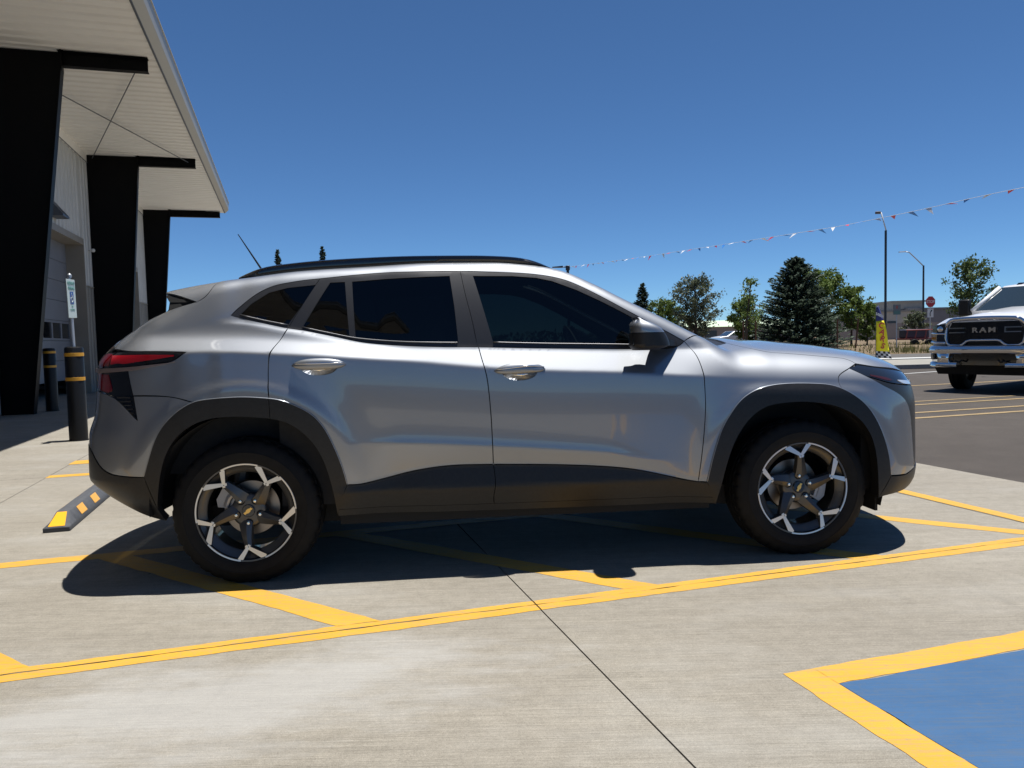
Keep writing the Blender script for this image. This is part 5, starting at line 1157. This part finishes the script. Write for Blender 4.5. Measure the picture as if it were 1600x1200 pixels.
def broadleaf(name, label, base, h, wx, mleaf, seed, n_br=26, leaves=2600, lsize=.10, sparse=.5, stake=None, group='trees across the street', trunk_h=.25, shape=1.0, lean=0):
    rng = random.Random(seed); t = empty(name, base); tag(t, label, 'tree', group); br = MB(); tips = []
    top = Vector((lean, 0, h*.95)); trunk = [Vector((0, 0, -.1)), Vector((.02, 0, h*.35)), Vector((lean*.5+.03, .02, h*.65)), top]
    br.tube(trunk, [h*.020, h*.016, h*.010, h*.003], 7)
    for i in range(n_br):
        z = h*(trunk_h + (.93-trunk_h)*(i+rng.random())/n_br); k = (z/h-trunk_h)/(1-trunk_h); ang = i*2.4 + rng.uniform(-.5, .5)
        L = wx*(.45 + .75*math.sin(math.pi*min(1, max(0, k*.85+.18)))**shape)*rng.uniform(.6, 1.1); p0 = Vector((lean*z/h, 0, z)); d = Vector((math.cos(ang), math.sin(ang), rng.uniform(.35, .95))).normalized()
        pts = [p0, p0 + d*L*.5 + Vector((0, 0, .03*h)), p0 + d*L]; br.tube(pts, [h*.007, h*.0045, h*.0015], 5)
        for q in range(7): tips.append((p0 + d*L*(.35 + .65*q/6), .10*h*(.55+.5*rng.random())))
    br.build('trunk', M_BARK, t, True); v, f = [], []
    for k in range(int(len(tips)*(1-sparse*.45))):
        c, r = tips[rng.randrange(len(tips))]
        for _ in range(int(leaves/len(tips)*1.4)):
            p = c + Vector((rng.gauss(0, .42), rng.gauss(0, .42), rng.gauss(0, .36)))*r*.95; leaf_quad(v, f, p, lsize*rng.uniform(.6, 1.25), rng)
    mb = MB(); mb.add(v, f); me = mb.mesh('crown', (mleaf,), False, False); obj('crown', me, None, t); return t
def conifer(name, label, base, h, w, mleaf, seed, layers=34, per=15, group='conifers across the street', nl=26, cone=.85):
    rng = random.Random(seed); t = empty(name, base); tag(t, label, 'tree', group); br = MB(); br.tube([(0, 0, -.1), (0, 0, h*.6), (0, 0, h)], [h*.022, h*.012, h*.002], 8); v, f = [], []
    for i in range(layers):
        k = i/(layers-1); z = h*(.04 + .955*k); Rr = w*(1-k)**cone*rng.uniform(.88, 1.08) + .05
        for j in range(max(4, int(per*(1-k*.6)))):
            a = rng.uniform(0, 2*math.pi); L = Rr*rng.uniform(.72, 1.12); d = Vector((math.cos(a), math.sin(a), 0)); up = .30 - .42*(1-k)
            if j < 4: br.tube([(0, 0, z), tuple(d*L*.6 + Vector((0, 0, z+up*L*.5))), tuple(d*L + Vector((0, 0, z+up*L)))], [.018, .012, .004], 4)
            for q in range(nl):
                s = .22 + .80*(q+rng.random())/nl; wd = L*.20*(1.15-s); p = d*L*s + Vector((-d.y, d.x, 0))*rng.uniform(-1, 1)*wd + Vector((0, 0, z + up*L*s + L*.16*s*s - rng.random()*.07))
                ax = (d*.7 + Vector((rng.gauss(0, .4), rng.gauss(0, .4), rng.gauss(.1, .25)))).normalized()*rng.uniform(.07, .15); sd = ax.cross(Vector((rng.gauss(0, .5), rng.gauss(0, .5), 1))).normalized()*.050
                o = len(v); v += [p-ax, p+sd, p+ax, p-sd]; f.append((o, o+1, o+2, o+3))
    br.build('trunk', M_BARK, t, True); mb = MB(); mb.add(v, f); obj('crown', mb.mesh('crown', (mleaf,), False, False), None, t); return t
conifer('spruce_tree', 'tall dense blue green spruce, the largest tree across the street', (17.4, 46, .2), 5.55, 2.95, M_LF_SPR, 11, 44, 28, nl=38, cone=.72)
conifer('spruce_tree', 'small spruce tree above the windscreen pillar of the silver car', (9.85, 56, .2), 4.9, 1.35, M_LF_SPR, 12, 36, 18, nl=24, cone=.75)
broadleaf('leafy_tree', 'bright green leafy tree standing right behind the large spruce', (19.5, 47.6, .2), 4.8, 1.85, M_LF_GRN, 21, 52, 9000, .10, .15, trunk_h=.12)
broadleaf('leafy_tree', 'thin green tree at the right edge of the spruce group by the leaning post', (21.7, 48, .2), 3.75, 1.1, M_LF_GRN, 22, 30, 3600, .095, .35)
broadleaf('leafy_tree', 'pale green small tree low beside the small spruce', (11.3, 55, .2), 3.5, 1.25, M_LF_GRN, 23, 30, 4200, .095, .2)
broadleaf('leafy_tree', 'broad grey green tree with loose crown between the windscreen pillar and the young tree', (12.25, 50, .2), 4.65, 1.55, M_LF_OLV, 24, 48, 5600, .09, .3, shape=.5, trunk_h=.12)
broadleaf('leafy_tree', 'slender sparse young tree left of the large spruce', (13.75, 44, .2), 4.4, .85, M_LF_GRN, 25, 13, 800, .095, .85, lean=.3)
broadleaf('leafy_tree', 'low leafy tree left of the large spruce at its foot', (15.0, 48, .2), 3.3, 1.1, M_LF_GRN, 26, 30, 4200, .095, .15, trunk_h=.12)
broadleaf('leafy_tree', 'green tree rising behind the white pickup truck', (24.35, 40, .1), 4.65, 1.2, M_LF_DRK, 27, 30, 3400, .09, .6)
broadleaf('leafy_tree', 'small round green tree behind the yellow feather flag', (22.95, 48.5, .2), 2.6, 1.0, M_LF_GRN, 28, 30, 3600, .085, .15, trunk_h=.12)
broadleaf('leafy_tree', 'dusty green bush beside the tall thin street lamp', (29.5, 55, .15), 2.25, 1.0, M_LF_OLV, 29, 30, 3000, .085, .15, trunk_h=.08)
conifer('cypress_tree', 'left of two narrow cypress tips showing above the car roof', (-18.3, 60, 0), 8.75, .55, M_LF_SPR, 31, 70, 14, 'cypresses behind the car', 16, .5)
conifer('cypress_tree', 'right of two narrow cypress tips showing above the car roof', (-14.75, 60, 0), 8.9, .55, M_LF_SPR, 32, 70, 14, 'cypresses behind the car', 16, .5)
# far belt of trees closing the horizon
M_FAR = leaf_mat('far_foliage', [(.045, .065, .03), (.075, .10, .05), (.11, .13, .07)], .4)
rng = random.Random(5); v, f = [], []
for k in range(9000):
    x = rng.uniform(-260, 330); y = rng.uniform(170, 240); hh = 2.2 + 1.6*math.sin(x*.05) + 1.0*math.sin(x*.173+1); leaf_quad(v, f, Vector((x, y, rng.random()*max(.8, hh))), rng.uniform(.5, 1.0), rng)
mb = MB(); mb.add(v, f); fw_ = obj('tree_belt', mb.mesh('tree_belt', (M_FAR,), False, False)); fw_['kind'] = 'stuff'; fw_['label'] = 'low line of far trees along the horizon'
# weeds on the verge
M_WEED = leaf_mat('weeds', [(.10, .13, .03), (.20, .19, .07), (.30, .25, .13)], .8); v, f = [], []
for k in range(9000):
    x = rng.uniform(2, 44); y = 37.3 + 12*rng.random()**1.5; 
    if math.sin(x*1.3)+math.sin(x*.37+y*.5) + rng.uniform(-1.2, 1.2) < .35: continue
    hh = rng.uniform(.06, .22)*(1.9 if 19.2 < x < 21.5 and y < 42 else 1); a = rng.uniform(0, 6.28); z0 = .0 + min(1, (y-36.9)/6)*.27; o = len(v); dx, dy = .03*math.cos(a), .03*math.sin(a); lx, ly = rng.uniform(-.08, .08), rng.uniform(-.08, .08)
    v += [(x-dx, y-dy, z0-.03), (x+dx, y+dy, z0-.03), (x+lx, y+ly, z0+hh)]; f.append((o, o+1, o+2))
mb = MB(); mb.add(v, f); wd = obj('verge_weeds', mb.mesh('verge_weeds', (M_WEED,), False, False)); wd['kind'] = 'stuff'; wd['label'] = 'dry weeds and grass tufts on the verge'

# ------------------------------------------------------------------ far buildings and walls
def plain(name, c, r=.7): return noisy(name, c, tuple(q*1.12 for q in c), 1.0, r)
M_BCREAM = plain('cream_wall', (.40, .37, .32)); M_BGREY = plain('grey_wall', (.16, .155, .165)); M_BTAN = plain('tan_wall', (.27, .225, .20)); M_BROOFG = plain('pale_green_roof', (.42, .50, .36)); M_BSTONE = plain('stone_grey', (.25, .235, .21)); M_BWIN = mat('far_window', (.03, .04, .05), .2)
def far_building(name, label, x0, x1, y0, y1, z1, m, roofm, gable=0, wins=()):
    b = empty(name, ((x0+x1)/2, y0, 0)); tag(b, label, 'building'); cx = (x0+x1)/2
    mb = MB(); mb.box((x0-cx, 0, -.3), (x1-cx, y1-y0, z1)); mb.build('wall', m, b)
    mb = MB(); e = .35
    if gable: mb.loft([[(x0-cx-e, -e, z1+.002), (x0-cx-e, (y1-y0)/2, z1+gable), (x0-cx-e, y1-y0+e, z1+.002)], [(x1-cx+e, -e, z1+.002), (x1-cx+e, (y1-y0)/2, z1+gable), (x1-cx+e, y1-y0+e, z1+.002)]])
    else: mb.box((x0-cx-.15, -.15, z1), (x1-cx+.15, y1-y0+.15, z1+.25))
    mb.build('roof', roofm, b)
    for (a, c_, za, zb) in wins:
        mb = MB(); mb.box((a-cx, -.06, za), (c_-cx, -.004, zb)); w_ = mb.build('window', M_BWIN, b)
        mb = MB(); mb.box((a-cx-.06, -.09, za-.12), (c_-cx+.06, -.004, za-.002)); mb.build('sill', M_BSTONE, w_)
    return b
far_building('metal_shed', 'tan shed with pale green metal roof beyond the young tree', 21.5, 34.0, 90, 100, 2.15, M_BTAN, M_BROOFG, .85, ((23.2, 24.6, .9, 1.7),))
far_building('cream_building', 'long cream coloured building behind the street sign', 50.5, 60, 110, 124, 3.9, M_BCREAM, M_BSTONE, 0, ((52, 53.4, 1.4, 2.6), (55, 56.4, 1.4, 2.6)))
far_building('stone_building', 'grey stone block with raised flat top beside the street lamp', 56.6, 61.5, 112, 120, 5.35, M_BSTONE, M_BSTONE, 0, ((57.6, 59.2, 3.6, 4.3),))
far_building('grey_building', 'dark grey long building behind the stop sign', 58.6, 84, 111, 126, 4.2, M_BGREY, M_BGREY, 0, ((66, 68, 1.4, 2.6), (72, 74, 1.4, 2.6)))
mb = MB(); mb.box((0, 0, 0), (14, .25, 1.75))
for k in range(6): mb.box((k*2.7, -.08, 0), (k*2.7+.4, -.002, 1.85))
bw = mb.build('block_wall', M_BTAN); bw.location = (33.5, 80, .2); tag(bw, 'low tan block wall behind the feather flag and small trees', 'wall')

# ------------------------------------------------------------------ poles, signs, flags
M_POLE = mat('dark_bronze_pole', (.05, .05, .055), .4, .6); M_REDS = mat('stop_red', (.42, .012, .018), .4); M_SWHITE = mat('sign_face_white', (.62, .62, .62), .4); M_RUST = noisy('rusty_steel', (.09, .04, .022), (.14, .065, .035), 10, .8)
def pole(name, label, x, y, z, h, r0, r1, cat='pole'):
    p = empty(name, (x, y, z)); tag(p, label, cat); mb = MB(); mb.lathe([(r0*1.9, 0), (r0*1.9, .06), (r0, .08), (r1, h), (0, h+.01)], 12); mb.build('shaft', M_POLE, p, 40); return p
p1 = pole('light_pole', 'tall square-cut dark pole with thin white mast on top, right of the spruce', 18.9, 38, .0, 6.15, .060, .055)
mb = MB(); mb.tube([(.02, 0, 6.14), (-.24, 0, 7.05)], .030, 8); mb.build('mast', M_SWHITE, p1, True); mb = MB(); mb.box((-.52, -.06, 6.98), (-.27, .06, 7.10)); mb.build('mast_head', mat('brown_fitting', (.16, .12, .09), .6), p1, bevel=.02)
p2 = pole('street_lamp', 'thin grey street lamp with slanted arm beside the stop sign', 32.85, 60, .1, 6.15, .085, .065, 'street lamp')
mb = MB(); mb.tube([(0, 0, 6.1), (-.55, 0, 6.65), (-1.15, 0, 7.22), (-1.5, 0, 7.28)], .042, 8); mb.build('arm', M_GALV, p2, True); mb = MB(); mb.loft([[(-1.4, -.09, 7.24), (-1.4, .09, 7.24), (-1.4, .06, 7.32), (-1.4, -.06, 7.32)], [(-1.95, -.10, 7.22), (-1.95, .10, 7.22), (-1.95, .07, 7.29), (-1.95, -.07, 7.29)]]); mb.build('lamp_head', M_GALV, p2, 40)
p3 = pole('light_pole', 'dark lamp post whose head just clears the front of the car roof', 3.48, 45, 0, 5.42, .09, .08)
mb = MB(); mb.tube([(0, 0, 5.38), (-.5, 0, 5.42)], .035, 8); mb.build('arm', M_POLE, p3, True); mb = MB(); mb.loft([[(-.3, -.16, 5.36), (-.3, .16, 5.36), (-.3, .16, 5.46), (-.3, -.16, 5.46)], [(-.92, -.12, 5.37), (-.92, .12, 5.37), (-.92, .10, 5.42), (-.92, -.10, 5.42)]]); mb.build('lamp_head', M_POLE, p3); mb = MB(); mb.box((-.12, -.12, 5.2), (.12, .12, 5.47)); mb.build('bracket', M_POLE, p3, bevel=.02)
def octagon(r, t, y): return [(r*math.cos(R(22.5+45*k)), y, r*math.sin(R(22.5+45*k))) for k in range(8)]
def stop_sign(label, x, y, z, h, rz, sub):
    s = empty('stop_sign', (x, y, z), rz); tag(s, label, 'stop sign'); mb = MB(); mb.tube([(0, .03, 0), (0, .03, h+.2)], .03, 8); mb.build('post', M_GALV, s)
    mb = MB(); mb.prism([(a, b, c+h) for a, b, c in octagon(.405, 0, 0)], (0, .006, 0)); bd_ = mb.build('board_rim', M_SWHITE, s); mb = MB(); mb.prism([(a, b, c+h) for a, b, c in octagon(.385, 0, -.004)], (0, .003, 0)); mb.build('board', M_REDS, s)
    me = text_mesh('STOP', .26, .002, bold=.006); me.transform(Matrix.Translation((0, -.007, h)) @ Matrix.Rotation(R(90), 4, 'X')); obj('lettering', me, M_SWHITE, s)
    if sub:
        mb = MB(); mb.box((-.24, -.004, h-1.07), (.24, .004, h-.46)); mb.build('lower_board', M_SWHITE, s)
        mb = MB(); mb.tube([(-.02, -.008, h-1.0), (-.03, -.008, h-.80), (.02, -.008, h-.68), (.10, -.008, h-.62)], .028, 6); mb.loft([[(.04, -.012, h-.70), (.04, -.004, h-.70), (.02, -.004, h-.54), (.02, -.012, h-.54)], [(.17, -.010, h-.56), (.17, -.006, h-.56), (.17, -.006, h-.555), (.17, -.010, h-.555)]]); mb.build('arrow', M_GLOSSBLK, s)
stop_sign('red stop sign with a white arrow board below it, left of the white truck', 28.97, 52, .2, 2.87, R(12), True)
stop_sign('far red stop sign peeking over the windscreen pillar of the silver car', 12.72, 60, .1, 3.0, R(10), False)
ss = empty('street_sign', (20.5, 40, .05)); tag(ss, 'thin post with a grey green rectangular sign right of the yellow flag', 'sign'); mb = MB(); mb.tube([(0, .02, 0), (0, .02, 2.45)], .028, 8); mb.build('post', M_GALV, ss)
mb = MB(); mb.box((-.20, -.01, 1.93), (.20, .0, 2.46)); mb.build('board', mat('board_grey', (.16, .17, .17), .5), ss); mb = MB(); mb.box((-.17, -.013, 1.95), (.17, -.0105, 2.14)); mb.build('panel', mat('board_green', (.10, .19, .17), .5), ss)
mb = MB(); mb.box((-.05, -.013, 2.24), (.05, -.0105, 2.40)); mb.build('mark', mat('mark_red', (.34, .09, .07), .5), ss)
for i, (x, y, dx, lab) in enumerate(((13.28, 43, .0, 'straight dark post left of the young tree'), (14.05, 43.2, .0, 'rusty post right of the young tree'), (18.85, 43.5, .02, 'rusty post in front of the large spruce'), (19.95, 43.6, .17, 'leaning rusty post right of the large spruce'))):
    mb = MB(); mb.tube([(0, 0, -.1), (dx, 0, 1.75)], .045, 6); mb.tube([(0, 0, -.1), (dx*.02, 0, .02)], .06, 6); o = mb.build('fence_post', M_RUST, None); o.location = (x, y, .15); tag(o, lab, 'post', 'posts along the verge')
# feather flag
ff_ = empty('feather_flag', (12.72, 26.2, .1)); ff_.scale = (1.08, 1.08, 1.08); tag(ff_, 'yellow feather flag with red CARS lettering, blue top and chequered foot', 'flag')
M_FY = mat('flag_yellow', (.82, .72, .01), .6); M_FB = mat('flag_blue', (.03, .035, .16), .6); M_FR = mat('flag_red', (.50, .03, .05), .6); M_FW = mat('flag_white', (.6, .6, .6), .6); M_FK = mat('flag_black', (.012, .012, .014), .6)
mb = MB(); mb.tube([(-.02, .0, -.02), (-.02, .0, 1.2), (.0, 0, 1.62), (.10, 0, 1.78)], [.012, .010, .007, .004], 8); mb.build('flag_pole', M_GLOSSBLK, ff_, True)
mb = MB(); mb.lathe([(.16, 0), (.16, .02), (.03, .04), (.03, .12), (0, .12)], 16); mb.build('flag_base', M_GLOSSBLK, ff_)
def fl(t): return Vector((-.015 + .02*max(0, t-.8)*5*.6, .012*math.sin(t*9), .10 + 1.62*t))          # pole edge
def fr_(t): return Vector((.52 - .40*t**.9 - .05*max(0, t-.9)*4, .05*math.sin(t*7+1), .10 + 1.66*t - .05*(1-t)))
def fstrip(t0, t1, name, m, n=10):
    vs = []; 
    for i in range(n+1):
        t = t0 + (t1-t0)*i/n; a, b = fl(t), fr_(t)
        for q in range(5): vs.append(a + (b-a)*q/4 + Vector((0, .02*math.sin(q*1.5+t*8), 0)))
    mb = MB(); mb.add(vs, [(i*5+q, i*5+q+1, (i+1)*5+q+1, (i+1)*5+q) for i in range(n) for q in range(4)]); o = mb.build(name, m, ff_, True); sd = o.modifiers.new('thick', 'SOLIDIFY'); sd.thickness = .003; return o
fstrip(.13, .72, 'yellow_cloth', M_FY, 14); fstrip(.72, 1.0, 'blue_cloth', M_FB, 8)
for i in range(3):
    for q in range(6):
        vs = []
        for tt, ss_ in ((i, q), (i, q+1), (i+1, q+1), (i+1, q)):
            t = .13*tt/3; a, b = fl(t), fr_(t); vs.append(a + (b-a)*ss_/6 + Vector((0, .02*math.sin(ss_*.67*1.5+t*8), 0)))
        mb = MB(); mb.prism(vs, (0, .003, 0)); mb.build('chequer', M_FK if (i+q) % 2 else M_FW, ff_)
def ftext(ch, t, size, m):
    a, b = fl(t), fr_(t); c = (a+b)/2; me = text_mesh(ch, size, .001, bold=.006); me.transform(Matrix.Translation((c.x, min(a.y, b.y)-.04, c.z)) @ Matrix.Rotation(R(12), 4, 'Y') @ Matrix.Rotation(R(90), 4, 'X') @ Matrix.Rotation(R(-14), 4, 'Z')); obj('lettering', me, m, ff_)
for ch, t in (('C', .63), ('A', .50), ('R', .37), ('S', .23)): ftext(ch, t, .25, M_FR)
ftext('USED', .83, .105, M_FW)
# pennant string
PS = [(3.52, 45.01, 5.4), (5.87, 37.59, 5.0), (7.88, 31.22, 4.72), (9.23, 26.98, 4.54), (9.84, 25.05, 4.46), (10.37, 23.38, 4.4), (10.83, 21.92, 4.39), (11.3, 20.44, 4.38), (11.71, 19.14, 4.41), (12.07, 18.0, 4.4)]
pc = smooth_curve([Vector(q) for q in PS], .5, 2); ps = empty('pennant_string', (3.52, 45, 0)); tag(ps, 'string of red, white and blue pennants rising across the sky to the right', 'pennants')
off = Vector((3.52, 45, 0)); mb = MB(); mb.tube([Vector(q) - off for q in pc] + [Vector((12.9, 15.4, 4.33)) - off], .006, 5); mb.build('cord', M_SWHITE, ps)
M_PR, M_PW, M_PB = mat("pennant_red", (.60, .03, .06), .5), mat("pennant_white", (.75, .75, .76), .5), mat("pennant_blue", (.04, .22, .62), .5)
acc = 0; k = 0; rng = random.Random(8)
for i in range(len(pc)-1):
    a, b = Vector(pc[i]), Vector(pc[i+1]); L = (b-a).length; d = (b-a).normalized()
    while acc < L:
        p_ = a + d*acc - off; dr = (d*rng.uniform(-.9, .9) + Vector((rng.uniform(-.9, .9), rng.uniform(-.9, .9), -.12 - .35*rng.random()))).normalized()*.24; w_ = d*.10
        mb = MB(); mb.prism([p_ - w_, p_ + w_, p_ + dr + d*rng.uniform(-.1, .12)], d.cross(dr).normalized()*.003); mb.build('pennant', (M_PB, M_PW, M_PR)[k % 3], ps); acc += .60; k += 1
    acc -= L
# parked vehicles far behind
def far_car(label, x, y, rz, m):
    c = empty('white_car', (x, y, .1), rz); tag(c, label, 'car'); pr = [(-2.2, .35), (-2.15, .85), (-1.3, .95), (-.6, 1.38), (.8, 1.40), (1.5, .98), (2.15, .88), (2.2, .35)]
    mb = MB(); mb.prism([(a, -.85, b) for a, b in pr], (0, 1.7, 0)); mb.build('body', m, c, bevel=.08)
    mb = MB(); mb.prism([(-1.15, -.862, .98), (-.55, -.862, 1.32), (.72, -.862, 1.33), (1.3, -.862, 1.0)], (0, 1.724, 0)); mb.build('window', M_TGLASS, c)
    mb = MB(); mb.prism([(-1.33, -.7, .97), (-1.33, .7, .97), (-.64, .62, 1.36), (-.64, -.62, 1.36)], (-.012, 0, .008)); mb.build('windscreen', M_TGLASS, c)
    for a in (-1.35, 1.35):
        for s in (-1, 1): mb = MB(); mb.lathe([(0, -.11), (.30, -.11), (.33, -.08), (.33, .08), (.30, .11), (0, .11)], 18, 'Y', Matrix.Translation((a, s*.78, .33))); mb.build('wheel', M_RUBBER, c, 30)
far_car('white car parked far behind the bonnet near the young tree', 20.9, 70, R(15), mat('far_white', (.5, .52, .55), .3, 0, .5))
tr = empty('utility_trailer', (25.0, 46, .2)); tag(tr, 'red framed utility trailer with dark load beside the dusty bush', 'trailer'); M_TRED = mat('trailer_red', (.22, .045, .04), .5)
mb = MB(); mb.box((-.9, 0, .35), (.9, 1.2, .45)); mb.build('bed', M_TRED, tr)
for x in (-.85, -.3, .3, .85): mb = MB(); mb.tube([(x, 0, .45), (x+.1, 0, .95)], .035, 6); mb.build('rail_post', M_TRED, tr)
mb = MB(); mb.tube([(-.85, 0, .95), (.95, 0, .95)], .035, 6); mb.build('rail', M_TRED, tr); mb = MB(); mb.box((-.8, .2, .451), (.7, 1.0, 1.0)); mb.build('load', mat('dark_load', (.035, .035, .06), .6), tr, bevel=.08)
for x in (-.4, .5): mb = MB(); mb.lathe([(0, -.08), (.24, -.08), (.27, -.05), (.27, .05), (.24, .08), (0, .08)], 16, 'Y', Matrix.Translation((x, -.1, .12))); mb.build('wheel', M_RUBBER, tr, 30)
